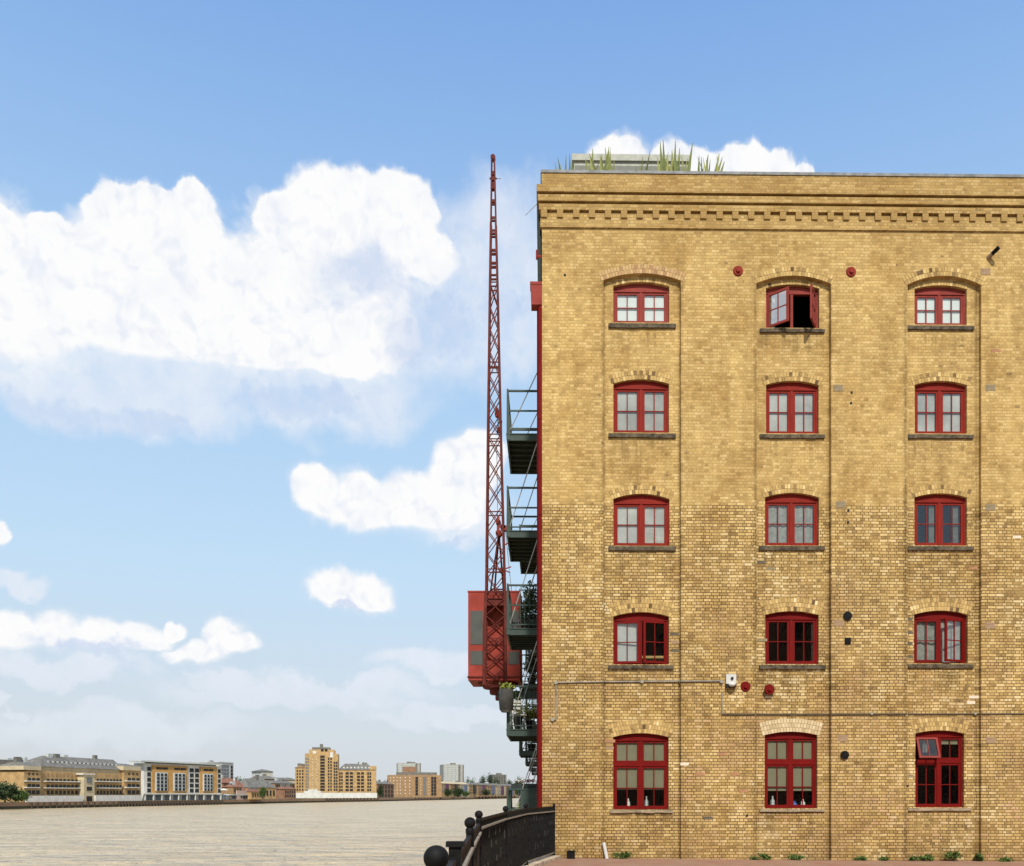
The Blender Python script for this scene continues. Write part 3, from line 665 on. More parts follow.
for px, yy in ((871.5, -.02), (975, REC-.02)):
    q = MB(); ydisc(q, .035, -.03, .02, 10); o = q.build('cable_clip', M['cable'], c3); a = uv(px, 713.6, yy); o.location = (a[0], yy, a[1])
# camera box
a = uv(730.3, 681.3); cb = empty('wall_camera', world(a[0], 0, a[1]), TH)
tag(cb, 'small white security box with a domed lamp at the end of the grey conduit', 'security camera')
MB().box((-.125, -.12, -.075), (.125, -.001, .165)).build('housing', M['white'], cb)
q = MB(); ydisc(q, .035, -.15, -.12, 12); o = q.build('lens', M['dark'], cb); o.location = (.02, 0, .06)
MB().box((-.13, -.11, -.16), (.125, -.001, -.078)).build('bracket', M['dark'], cb)
MB().ball((.015, -.13, -.13), .075, 14, 8).build('dome', M['white'], cb, True).scale = (1.2, 1, .75)

# red drainpipe and hopper on the corner; dark pipe above
def bx(px0, px1, py0, py1, y0, y1):
    a = uv(px0, py0, y0); b_ = uv(px1, py1, y0); return (a[0], y0, min(a[1], b_[1])), (b_[0], y1, max(a[1], b_[1]))
dp = MB(); z0 = -.5; z1 = uv(540, 300)[1]
dp.tube((-.038, .10, z0), (-.038, .10, z1), .062, seg=14); dp.tube((-.10, .30, z0), (-.10, .30, z1), .03, seg=8)
for zz in (1.2, 3.6, 6.1, 8.6, 11.0): dp.tube((-.038, .10, zz), (-.038, .10, zz+.12), .072, seg=14)
dpo = dp.build('drainpipe', M['red'], wh)
hp = MB(); hp.prism([(-.27, vv(304)), (.012, vv(304)), (.012, vv(281.5)), (-.29, vv(281.5))], .02, .34); hp.box((-.30, .01, vv(284)), (.022, .35, vv(281.2)))
hp.build('hopper_head', M['redfade'], wh)
MB().tube((-.06, .14, vv(282)), (-.06, .14, vv(200)), .045, seg=10).box((-.06, .2, vv(300)), (-.002, .26, vv(205))).build('upper_pipe', M['green_dk'], wh)
MB().tube((-.13, .14, vv(254)), (.0, .14, vv(254)), .05, seg=10).tube((-.12, .14, vv(256)), (-.12, .14, vv(247)), .035, seg=8).build('pipe_joint', M['disc'], wh)
MB().tube((-.12, .14, vv(200)), (-.42, .3, vv(208)), .008, seg=5).build('aerial_wire', M['steel'], wh)

# roof cabin seen over the parapet
def Ploc(px, py, y): a = uv(px, py, y); return (a[0], y, a[1])
yc = 3.0; a = Ploc(572, 153.5, yc); b_ = Ploc(690, 155, yc); h0 = TOP-.4
cab = MB().box((a[0]+.06, yc+.06, h0), (b_[0]-.06, yc+3.5, a[2]-.18)).build('roof_cabin', M['roofgrey'], wh)
MB().box((a[0], yc, a[2]-.18), (b_[0], yc+3.6, a[2])).build('cabin_roof', M['roofgrey'], cab)
MB().box((a[0]+.08, yc+.045, a[2]-.52), (b_[0]-.08, yc+.059, a[2]-.30)).build('cabin_band', M['roofdark'], cab)
# roof plants: strap leaves
def strap_plant(px, blades, label, y=.9):
    u_ = uv(px, 165, y)[0]; zb = TOP-.34; root_w = world(u_, y, zb)
    q = MB()
    for (dx, tipx, tipy, wdt, tone) in blades:
        base = Vector((uv(px+dx, 165, y)[0]-u_, 0, 0)); tp = uv(tipx, tipy, y); tip = Vector((tp[0]-u_, random.uniform(-.1, .1), tp[1]-zb))
        mid = base.lerp(tip, .55)+Vector((-(tip.x-base.x)*.15, 0, .04)); s_ = Vector((wdt*1.9, .01, 0))
        q.face([base-s_, base+s_, mid+s_*.9, mid-s_*.9], tone); q.face([mid-s_*.9, mid+s_*.9, tip+s_*.12, tip-s_*.12], tone)
        q.face([base-s_+Vector((0, .02, 0)), base+s_*.2+Vector((0, .03, 0)), tip], tone*.6)
    rn = random.Random(int(px))
    top = max(165-b[2] for b in blades); w0_ = min(b[1] for b in blades); w1_ = max(b[1] for b in blades)
    for _ in range(int(len(blades)*1.6)):
        bx_ = px+rn.uniform(w0_-px, w1_-px)*.75; tx = bx_+rn.gauss(0, 5); ty = 166-top*rn.uniform(.25, .8); yy_ = rn.uniform(-.3, .4)
        base = Vector((uv(bx_, 165, y)[0]-u_, yy_, 0)); tp = uv(tx, ty, y); tip = Vector((tp[0]-u_, yy_+rn.uniform(-.15, .15), tp[1]-zb))
        if rn.random() < .35: tip.z *= .85; tip.x += rn.choice((-1, 1))*.18
        mid = Vector((base.x*.6+tip.x*.4-(tip.x-base.x)*.2, yy_, tip.z*.62+.03)); s_ = Vector((rn.uniform(.02, .042), .008, 0)); tn = rn.random()
        q.face([base-s_, base+s_, mid+s_*.9, mid-s_*.9], tn); q.face([mid-s_*.9, mid+s_*.9, tip+s_*.1, tip-s_*.1], tn)
    o = q.build('strap_leaf_plant', M['blade'], None, tone=True); o.location = root_w; o.rotation_euler.z = TH
    tag(o, label, 'plant', 'spiky plants along the roof parapet'); return o
strap_plant(563, [(-3, 555, 161, .02, .5), (2, 566, 158, .02, .4), (0, 560, 162, .02, .7), (8, 573, 161, .02, .3), (-6, 558, 164, .02, .6)], 'low sparse green tuft left of the roof cabin')
strap_plant(597, [(-6, 593, 147, .03, .5), (2, 602, 155, .03, .4), (-2, 590, 158, .03, .9), (10, 609, 146, .028, .6), (12, 605, 150, .028, .8), (14, 610, 152, .028, .5), (5, 600, 158, .03, .8), (15, 614, 162, .03, .5), (-3, 585, 161, .03, .7)], 'upright yellow green strap leaves before the left half of the roof cabin')
strap_plant(640, [(0, 643, 155, .015, .2), (2, 650, 152, .015, .15)], 'thin bare stalk in front of the middle of the roof cabin')
strap_plant(666, [(-3, 660, 143, .03, .4), (-1, 663, 140, .028, .3), (1, 661, 155, .035, .9), (8, 675, 143, .03, .5), (6, 672, 150, .03, .8), (0, 668, 158, .035, .9), (11, 680, 146, .03, .6), (20, 693, 141, .03, .4), (14, 688, 157, .03, .6), (-4, 657, 158, .03, .9)], 'tallest clump of strap leaves, at the right end of the roof cabin')
strap_plant(704, [(-6, 699, 156, .025, .3), (0, 708, 155, .03, .5), (4, 707, 158, .028, .2), (8, 720, 151, .032, .7), (7, 722, 159, .03, .8), (10, 724, 163, .03, .6), (-2, 701, 158, .02, .4)], 'clump of strap leaves leaning right, just right of the roof cabin')

# ---- balconies (river side)
def balcony(zb, kind, proto=None):
    y0, y1, xo = 3.5, 6.3, -1.02; fh = .19
    q = MB(); q.box((xo, y0, 0), (-.002, y0+.05, fh)); q.box((xo, y1-.05, 0), (-.002, y1, fh)); q.box((xo, y0+.05, 0), (xo+.05, y1-.05, fh))
    q.box((xo-.02, y0-.02, fh-.02), (-.002, y1, fh+.01))
    bal = q.build('balcony', M['green'], wh); bal.location.z = zb
    j = MB(); j.box((xo+.05, y0+.05, .10), (-.003, y1-.05, .14))
    for i in range(6): yy = y0+.35+i*.42; j.box((xo+.05, yy, .02), (-.003, yy+.05, .099))
    j.build('deck', M['green_dk'], bal)
    r = MB(); t_ = fh+1.27
    for zz, s_ in ((t_, .05), (t_-.58, .04), (fh+.13, .035)):
        r.box((xo, y0, zz-s_), (-.003, y0+s_, zz)); r.box((xo, y0+s_, zz-s_), (xo+s_, y1, zz)); r.box((xo+s_, y1-s_, zz-s_), (-.003, y1, zz))
    for px_, py_ in ((xo, y0), (xo, y1-.05), (xo, (y0+y1)/2)):
        r.hexa([(px_-.01, py_-.012, .02), (px_+.10, py_-.012, .02), (px_+.10, py_+.045, .02), (px_-.01, py_+.045, .02), (px_-.003, py_-.012, t_+.02), (px_+.045, py_-.012, t_+.02), (px_+.045, py_+.045, t_+.02), (px_-.003, py_+.045, t_+.02)])
    if kind == 'bars':
        nb = 22
        for i in range(1, nb): yy = y0+(y1-y0)*i/nb; r.box((xo+.01, yy, fh), (xo+.022, yy+.012, t_-.05))
        for i in range(1, 8): xx = xo*(1-i/8); r.box((xx, y0+.01, fh), (xx+.011, y0+.021, t_-.05))
    r.build('railing', M['green'], bal)
    if kind == 'panel':
        MB().box((xo*.62, y0+.012, fh+.02), (-.02, y0+.03, t_-.06)).build('screen_panel', M['green'], bal)
    rod = MB(); rise = 2.1 if zb > 11 else 3.0
    rod.tube((xo+.04, y0+.04, fh), (0, y0+.04, fh+rise), .016, seg=6); rod.build('tie_rod', M['steel'], bal)
    MB().tube((xo+.04, y1-.04, fh), (0, y1-.04, fh+rise), .016, seg=6).build('tie_rod', M['steel'], bal)
    dr = MB(); dr.box((-.03, 4.1, fh), (.02, 5.7, fh+2.15)).build('balcony_door', M['red'], bal)
    MB().box((-.036, 4.2, fh+.3), (-.0305, 4.86, fh+2.0)).box((-.036, 4.94, fh+.3), (-.0305, 5.6, fh+2.0)).build('door_glass', M['glassdk'], bal)
    return bal
LV = [11.78, 8.99, 6.18, 3.27, .30]; KD = ['open', 'open', 'bars', 'bars', 'panel']
protos = [balcony(z, k_) for z, k_ in zip(LV, KD)]
for cidx in range(1, 5):
    for o in protos:
        c = copy_tree(o, wh); c.location.y = 13.3*cidx
        for ch in c.children: pass

# plants and things kept on the balconies
def potted(name, loc, pot_r, pot_h, crown, size, nl, lm, label, cat='plant', potm=None, group=None):
    e = empty(name, loc); tag(e, label, cat, group)
    MB().lathe((0, 0, 0), [(pot_r*.7, 0), (pot_r, pot_h), (pot_r*1.06, pot_h), (pot_r*1.06, pot_h*1.06)], 14).build('pot', potm or M['terra'], e)
    q = MB(); leaf_cloud(q, (0, 0, pot_h+crown[2]*.9), crown, nl, size); q.build('foliage', lm, e, tone=True)
    MB().tube((0, 0, pot_h*.8), (0, 0, pot_h+crown[2]*.7), .02, seg=6).build('stem', M['bark'], e)
    return e
def wl(x, y, z): return world(x, y, z)
potted('potted_shrub', wl(-.5, 4.0, LV[4]+.2), .16, .3, (.33, .33, .34), .07, 380, M['leafyel'], 'bright yellow green shrub on the lowest balcony above its green screen')
potted('potted_shrub', wl(-.45, 4.3, LV[3]+.2), .15, .28, (.3, .3, .3), .06, 260, M['leafyel'], 'yellow green plant against the wall on the second lowest balcony', potm=M['black'])
potted('potted_shrub', wl(-.75, 5.3, LV[3]+.2), .15, .5, (.22, .3, .45), .06, 300, M['leaf'], 'tall dark leafy plant at the far end of the second lowest balcony', potm=M['black'])
potted('potted_shrub', wl(-.4, 5.4, LV[2]+.2), .18, .35, (.35, .4, .55), .06, 420, M['leafdk'], 'dark bushy plant on the middle balcony', potm=M['black'])
potted('potted_shrub', wl(-.5, 17.8, LV[2]+.2), .2, .35, (.45, .6, .8), .09, 500, M['leafdk'], 'large dark bush on the middle balcony of the second stack', potm=M['black'])
potted('potted_shrub', wl(-.5, 18.2, LV[3]+.2), .2, .35, (.4, .7, .7), .09, 500, M['leaf'], 'mid green bush on the second lowest balcony of the second stack', potm=M['black'])
potted('potted_shrub', wl(-.5, 17.9, LV[1]+.2), .2, .35, (.45, .7, .8), .09, 500, M['leafdk'], 'dark bush on the second highest balcony of the second stack', potm=M['black'])
# planter hung outside the railing
pp = P(506, 712, 26.2); hb_ = empty('hanging_planter', (pp.x, pp.y+.1, pp.z)); tag(hb_, 'grey round tub hung outside the balcony railing with yellow leaves on top', 'planter')
MB().lathe((0, 0, 0), [(.13, 0), (.19, .08), (.215, .35), (.20, .66), (.18, .66)], 18).build('tub', mat('grey_tub', (.045, .042, .036), .8, var=.3, scale=5), hb_, True)
q = MB(); leaf_cloud(q, (.04, 0, .74), (.22, .2, .12), 240, .05); q.build('foliage', M['leafyel'], hb_, tone=True)
MB().tube((.0, .05, .66), (.17, .05, .75), .02).build('hook', M['black'], hb_)
# white folding chair on the second lowest balcony
ch = empty('balcony_chair', wl(-.72, 3.95, LV[3]+.20), .4); tag(ch, 'white folding chair behind the bars of the second lowest balcony', 'chair')
MB().box((-.2, -.2, .42), (.2, .2, .45)).build('seat', M['white'], ch)
q = MB()
for i in range(4): q.box((-.2, .19, .52+i*.1), (.2, .21, .59+i*.1))
q.build('backrest', M['white'], ch)
for sx in (-1, 1):
    MB().bar((sx*.19, -.2, 0), (sx*.19, .2, .9), .03).build('leg', M['white'], ch); MB().bar((sx*.17, .2, 0), (sx*.17, -.2, .44), .03).build('leg', M['white'], ch)
# laundry crate / red box on the lowest balcony rail
bxo = empty('flower_box', wl(-.55, 3.75, LV[4]+1.5)); tag(bxo, 'flower trough with red and white blooms on the rail of the lowest balcony', 'flower box')
MB().box((-.35, -.09, -.05), (.45, .09, .1)).build('trough', M['green_dk'], bxo)
for mm, s_ in (('red2', 3), ('white', 5)):
    q = MB(); leaf_cloud(q, (0.1, 0, .17), (.36, .1, .09), 90, .035, random.Random(s_)); q.build('flowers', M[mm], bxo)

# things on the inner sills
def inner(ci, fu, w_, h_, m, label, name='sill_bottle', cat='bottle'):
    (wx0, wx1, ys, yt, yb), _ = ROWS[ci][4]; u0 = uv(wx0, yb, REC)[0]; u1 = uv(wx1, yb, REC)[0]; v0 = uv(wx0, yb, REC)[1]
    o = MB().lathe((0, 0, 0), [(w_, 0), (w_, h_*.6), (w_*.4, h_*.75), (w_*.4, h_)], 10).build(name, m, None, True)
    o.location = world(u0+(u1-u0)*fu, REC+.27, v0+.03); tag(o, label, cat); return o
for ci in range(3):
    (wx0, wx1, ys, yt, yb), _ = ROWS[ci][4]; u0 = uv(wx0, yb, REC)[0]; u1 = uv(wx1, yb, REC)[0]; v0 = uv(wx0, yb, REC)[1]
    MB().box((u0-.05, REC+.19, v0-.02), (u1+.05, REC+.42, v0+.028)).build('window_board', M['white'], wh)
M['bluegl'] = mat('blue_box', (.05, .12, .40), .4)
inner(0, .29, .045, .24, M['white'], 'white bottle on the inner sill of the ground floor window nearest the river')
inner(0, .62, .05, .30, M['steel'], 'grey vase on the inner sill of the ground floor window nearest the river', 'sill_vase', 'vase')
inner(1, .20, .06, .28, M['steel'], 'grey vase on the inner sill of the middle ground floor window', 'sill_vase', 'vase')
inner(1, .62, .07, .15, M['bluegl'], 'blue jar on the inner sill of the middle ground floor window', 'sill_jar', 'jar')
inner(1, .78, .06, .20, M['white'], 'white jug on the inner sill of the middle ground floor window', 'sill_jug', 'jug')

# ---- things along the foot of the wall
def gpos(px, off=.12):
    u_ = uv(px, 858)[0]; wx = world(u_, -off, 0); return (wx[0], wx[1], gz(wx[0]))
p_ = gpos(571, .15); bt = empty('bait_box', p_, TH); tag(bt, 'small black box on the ground at the foot of the wall near the railing', 'box')
MB().box((-.09, -.1, .0), (.09, .1, .17)).build('box_body', M['black'], bt); MB().box((-.10, -.11, .17), (.10, .11, .20)).build('box_lid', M['black'], bt)
p_ = gpos(605.5, .10); o = MB().tube((.03, 0, .0), (-.05, .05, .40), .045, seg=12).build('white_pipe_stub', M['white'], None); o.location = p_
tag(o, 'short white plastic pipe leaning against the foot of the brick wall', 'pipe')
M['weed'] = leaf_mat('weed_leaf', (.03, .055, .012), (.13, .20, .04))
for px, w_, h_, lab in ((622, .24, .16, 'dark green weed at the wall foot beside the white pipe'), (753, .12, .07, 'low weed at the wall foot below the left edge of the middle window'), (764, .20, .13, 'bushy weed at the wall foot below the middle window'), (797, .22, .12, 'weed at the wall foot below the right half of the middle window'),
                        (860, .2, .09, 'flat weed at the wall foot, left one of the two below the round vent'), (884, .12, .09, 'tiny weed at the wall foot halfway between the middle and right windows'), (912, .12, .12, 'weed at the wall foot below the left edge of the right window'), (926, .22, .15, 'thick weed at the wall foot below the middle of the right window'),
                        (952, .24, .20, 'largest weed of the wall foot, below the right side of the right window'), (978, .11, .18, 'narrow upright weed in the recess corner right of the right window'), (1004, .22, .10, 'low weed at the wall foot near the right edge')):
    q = MB(); leaf_cloud(q, (0, 0, h_*.55), (w_*1.05, .11, h_*.65), 300, .036, random.Random(int(px)), 7)
    o = q.build('wall_weed', M['weed'], None, tone=True); o.location = gpos(px, .06); tag(o, lab, 'weed', 'weeds along the foot of the wall')
# ---- riverside railing
fe = empty('riverside_railing', (FENCE[1][0], FENCE[1][1], 0)); tag(fe, 'black iron riverside railing with ball finials running up to the warehouse corner', 'railing')
fo = Vector((FENCE[1][0], FENCE[1][1], 0)); HT = 1.305
def fb(): return MB()
for i, (x, y) in enumerate(FENCE[2:-1]):
    q = MB(); p = Vector((x, y, 0))-fo
    q.lathe(p, [(.06, 0), (.06, .12), (.038, .16), (.036, HT-.06), (.040, HT-.05), (.040, HT-.02), (.026, HT+.0), (.024, HT+.035)], 14)
    po = q.build('post', M['black'], fe, True); MB().ball(p+Vector((0, 0, 1.343)), .0515, 24, 16).build('ball_finial', M['black'], po, True)
q = MB(); p = Vector((-.585, 5.25, 0))-fo; q.box(p+Vector((-.035, -.035, 0)), p+Vector((.035, .035, 1.30))); q.box(p+Vector((-.05, -.05, 1.30)), p+Vector((.05, .05, 1.33))); q.build('square_post', M['black'], fe)
x, y = FENCE[-1]; q = MB(); p = Vector((x, y-.04, 0))-fo; q.box(p+Vector((-.03, -.03, 0)), p+Vector((.03, .03, HT+.06))); q.build('post', M['black'], fe)
pts = []
nodes = FENCE[1:]
def cr(p0_, p1_, p2_, p3_, t):
    return tuple(.5*((2*p1_[j])+(-p0_[j]+p2_[j])*t+(2*p0_[j]-5*p1_[j]+4*p2_[j]-p3_[j])*t*t+(-p0_[j]+3*p1_[j]-3*p2_[j]+p3_[j])*t**3) for j in (0, 1))
for i in range(len(nodes)-1):
    a, b = nodes[i], nodes[i+1]; a_, b__ = (FENCE[0] if i == 0 else nodes[i-1]), (nodes[i+2] if i+2 < len(nodes) else b)
    L = hypot(b[0]-a[0], b[1]-a[1]); m_ = int(L/.125); tr = MB(); lr = MB(); bars = MB(); br = MB()
    P_ = [Vector((a[0]+(b[0]-a[0])*t/m_, a[1]+(b[1]-a[1])*t/m_, 0))-fo for t in range(m_+1)]; HT = 1.305 if i >= 3 else 1.25; bw_ = .012 if i < 4 else .030
    for k_ in range(0, m_):
        p, q_ = P_[k_], P_[k_+1]
        tr.bar(p+Vector((0, 0, HT-.03)), q_+Vector((0, 0, HT-.03)), .034, .035)
        lr.bar(p+Vector((.022, 0, HT-.135)), q_+Vector((.022, 0, HT-.135)), .03, .028)
        br.bar(p+Vector((.0, 0, .14)), q_+Vector((.0, 0, .14)), .045, .03)
        mid = p.lerp(q_, .5); bars.box(mid+Vector((-bw_, -.018, .155)), mid+Vector((bw_, .018, HT-.048)))
        if k_ % 2: bars.box(mid+Vector((-.02, -.03, .6)), mid+Vector((.02, .03, .66)))
        else: bars.box(mid+Vector((-.02, -.02, HT-.3)), mid+Vector((.02, .02, HT-.24)))
    tr.build('top_rail', M['black'], fe)
    lr.build('handrail', M['rubbed'], fe)
    br.build('bottom_rail', M['rubbed'], fe); bars.build('bar_panel', M['black'], fe)
    wr = MB(); rn = random.Random(i)
    for k_ in range(m_):
        if rn.random() < .5:
            p = P_[k_]; zz = rn.choice((.35, .6, .85, 1.0)); wr.box(p+Vector((.012, -.012, zz)), p+Vector((.028, .012, zz+rn.uniform(.05, .16))))
    wr.build('scroll_bracket', M['ironfleck'], fe)  # small paler blocks added as painted highlights and worn spots among the bars

# ================================================================== CRANE on the river wall
CY = 35.0
def cp(px, py, dy=0): return P(px, py, CY) + Vector((0, dy, 0))
base = cp(496, 690); cr_o = empty('wall_crane', base); tag(cr_o, 'red dockside crane with a tall lattice jib, fixed to the river side of the warehouse', 'crane')
def C_(px, py, dy=0): return cp(px, py, dy)-base
cabb = MB(); a = C_(467.2, 679); b_ = C_(519.5, 590)
cabb.box((a.x, .35, a.z), (b_.x, 2.6, b_.z)); cabo = cabb.build('cab', M['crane'], cr_o)
MB().box((a.x-.03, .31, a.z+.10), (b_.x+.03, 2.64, a.z+.15)).build('cab_trim', M['crane_dk'], cabo)
MB().box((a.x-.02, .33, b_.z), (b_.x+.02, 2.62, b_.z+.05)).build('cab_roof', M['crane'], cabo)
M['cabglass'] = mat('dusty_cab_glass', (.085, .088, .075), .3, var=.15, scale=1.5)
for (x0_, x1_, y0_, y1_) in ((469.5, 482, 609, 643), (469.5, 482, 649.5, 663.5), (508, 518.5, 650, 663), (508, 518.5, 609, 643)):
    p = C_(x0_, y1_); q_ = C_(x1_, y0_); MB().box((p.x, .335, p.z), (q_.x, .36, q_.z)).build('cab_window', M['cabglass'], cabo)
MB().box((a.x-.012, .6, C_(0, 643).z), (a.x+.01, 2.2, C_(0, 609).z)).build('cab_window', M['cabglass'], cabo)
q = MB(); 
for (px0, px1, py0, py1) in ((475, 517, 679, 681.5), (480, 514, 681.5, 685), (487, 510, 685, 691), (493, 505, 691, 697)):
    p = C_(px0, py1); r_ = C_(px1, py0); cxx = (p.x+r_.x)/2; rr = (r_.x-p.x)/2; q.lathe((cxx, 1.3, p.z), [(rr*.93, 0), (rr, (r_.z-p.z)*.3), (rr, r_.z-p.z-.002)], 20)
q.build('turntable', M['crane_dk'], cr_o)
# bracket back to the wall
wallx = (world(0, CY-23, 0)[0])-base.x; q = MB(); zt = C_(0, 690).z
for dy in (.8, 1.8):
    q.bar((0, dy, zt-.05), (wallx+.1, dy, zt-.05), .16, .2); q.bar((0, dy, zt-.1), (wallx+.1, dy, zt-1.6), .12, .14)
q.build('wall_bracket', M['green_dk'], cr_o)
# jib
J = [(686, 485.2, 506.0, .55), (600, 486.6, 505.2, .55), (437, 488.3, 501.0, .45), (285, 490.2, 497.6, .30), (225, 491.1, 496.0, .20), (190, 491.5, 495.2, .14), (158, 491.9, 494.4, .08)]
def jx(py):
    for (ya, la, ra, da), (yb, lb, rb, db) in zip(J, J[1:]):
        if yb <= py <= ya: t = (py-ya)/(yb-ya); return la+(lb-la)*t, ra+(rb-ra)*t, da+(db-da)*t
    return J[-1][1:]
jb = MB(); lc = MB()
def jc(py, side, face):
    l, r_, d_ = jx(py); return C_(l if side == 0 else r_, py, (-d_/2 if face == 0 else d_/2)-.05)
for (ya, *_a), (yb, *_b) in zip(J, J[1:]):
    for s_ in (0, 1):
        for f_ in (0, 1): jb.bar(jc(ya, s_, f_), jc(yb, s_, f_), .075 if ya > 280 else .055, up=(0, 1, 0))
jib = jb.build('jib', M['crane_dk'], cr_o)
ys_ = [686, 668, 651, 634, 617, 600, 577, 554, 531, 508, 484, 460, 437, 418, 398, 376, 352, 330, 308, 285]
for i, (ya, yb) in enumerate(zip(ys_, ys_[1:])):
    for f_ in (0, 1):
        lc.bar(jc(ya, 0, f_), jc(yb, 1, f_), .032); lc.bar(jc(ya, 1, f_), jc(yb, 0, f_), .032)
    for s_ in (0, 1): lc.bar(jc(ya, s_, 0), jc(yb, s_, 1), .03)
for yb in (686, 640, 600, 594, 571, 514, 444, 437, 371, 365, 289, 285, 278, 266, 253, 236, 220, 204, 190, 176):
    for f_ in (0, 1): lc.bar(jc(yb, 0, f_), jc(yb, 1, f_), .06 if yb < 280 else .035)
for yb, h_ in ((266, 3), (253, 3), (233, 2.5), (220, 2.5), (203, 3), (187, 6), (180, 4)):
    for f_ in (0, 1):
        A_ = jc(yb, 0, f_); B_ = jc(yb, 1, f_); lc.bar(A_, B_, .02, h_*CY/F)
lc.build('lacing', M['crane_dk'], jib)
MB().bar(C_(489.5, 178.5), C_(496.8, 178.5), .05).bar(C_(493, 182), C_(493, 172), .12).tube(C_(493, 158, -.1), C_(493, 158, .12), .09, seg=12).tube(C_(496, 178.7), C_(501, 178.7), .008, seg=5).build('jib_head', M['crane_dk'], cr_o)
# lattice front bay at jib foot is plated darker at both sides
MB().bar(jc(686, 0, 0)+Vector((-.02, 0, 0)), jc(602, 0, 0)+Vector((-.02, 0, 0)), .10, .12).bar(jc(686, 1, 0)+Vector((.02, 0, 0)), jc(602, 1, 0)+Vector((.02, 0, 0)), .08, .12).box(C_(485, 607, -.3), C_(505.5, 600, .2)).build('jib_foot', M['crane_dk'], cr_o)
# A frame with pulleys and luffing rope
af = MB(); ap = C_(498.5, 531, .25)
for t_ in ((487.5, 604, .45), (504, 604, .45), (490, 604, 1.6), (503, 604, 1.6)): af.bar(ap, C_(*t_), .06)
af.bar(C_(492, 570, .35), C_(503.5, 570, .35), .05); af.bar(C_(490, 587, .4), C_(504, 587, .4), .05)
af.build('a_frame', M['crane_dk'], cr_o)
pl = MB()
for px, py, r_ in ((498, 521, .10), (498.5, 532, .12), (502.5, 526, .10), (505, 527, .10), (501.5, 569, .09), (497.5, 412, .12), (498.5, 428, .08), (496.5, 408, .07)):
    c_ = C_(px, py, .2); pl.tube(c_-Vector((0, .12, 0)), c_+Vector((0, .12, 0)), r_, seg=14)
for dy in (0, .12): pl.bar(C_(499, 411, dy), C_(500.5, 421, dy), .12); 
pl.bar(C_(498, 536, .1), C_(498, 516, .1), .10)
pl.build('pulleys', M['redfade'], cr_o)
MB().tube(C_(496.3, 437, .2), C_(497.4, 518, .2), .012, seg=5).tube(C_(497.5, 414, .2), C_(498, 428, .2), .02, seg=5).tube(C_(505, 527, .2), C_(511, 590, .4), .012, seg=5).build('rope', M['steel'], cr_o)
MB().bar(C_(503, 569, .1), C_(511, 566, .1), .04).bar(C_(503, 569, .1), C_(510, 572, .1), .04).bar(C_(503, 545, .1), C_(512, 540, .1), .04).build('guide_arm', M['redfade'], cr_o)

# ================================================================== FAR BANK
embm = MB(); ptsb = [bankP(px) for px in range(-140, 761, 10)]
for a, b_ in zip(ptsb, ptsb[1:]):
    d_ = (b_-a).normalized(); nrm = Vector((-d_.y, d_.x))*1.2
    embm.hexa([(a.x, a.y, WL-1), (b_.x, b_.y, WL-1), (b_.x+nrm.x, b_.y+nrm.y, WL-1), (a.x+nrm.x, a.y+nrm.y, WL-1), (a.x, a.y, LAND), (b_.x, b_.y, LAND), (b_.x+nrm.x, b_.y+nrm.y, LAND), (a.x+nrm.x, a.y+nrm.y, LAND)])
emb = embm.build('river_wall', M['river_brick']); tag(emb, 'long brown brick river wall along the far bank of the river', 'river wall')
alg = MB()
for a, b_ in zip(ptsb, ptsb[1:]):
    d_ = (b_-a).normalized(); nn = Vector((d_.y, -d_.x))*.12
    alg.hexa([(a.x+nn.x, a.y+nn.y, WL-1), (b_.x+nn.x, b_.y+nn.y, WL-1), (b_.x, b_.y, WL-1), (a.x, a.y, WL-1), (a.x+nn.x, a.y+nn.y, WL+.85), (b_.x+nn.x, b_.y+nn.y, WL+.85), (b_.x, b_.y, WL+.85), (a.x, a.y, WL+.85)])
alg.build('weedy_footing', mat('algae_footing', (.035, .032, .014), .9, var=.4, scale=.3), emb)

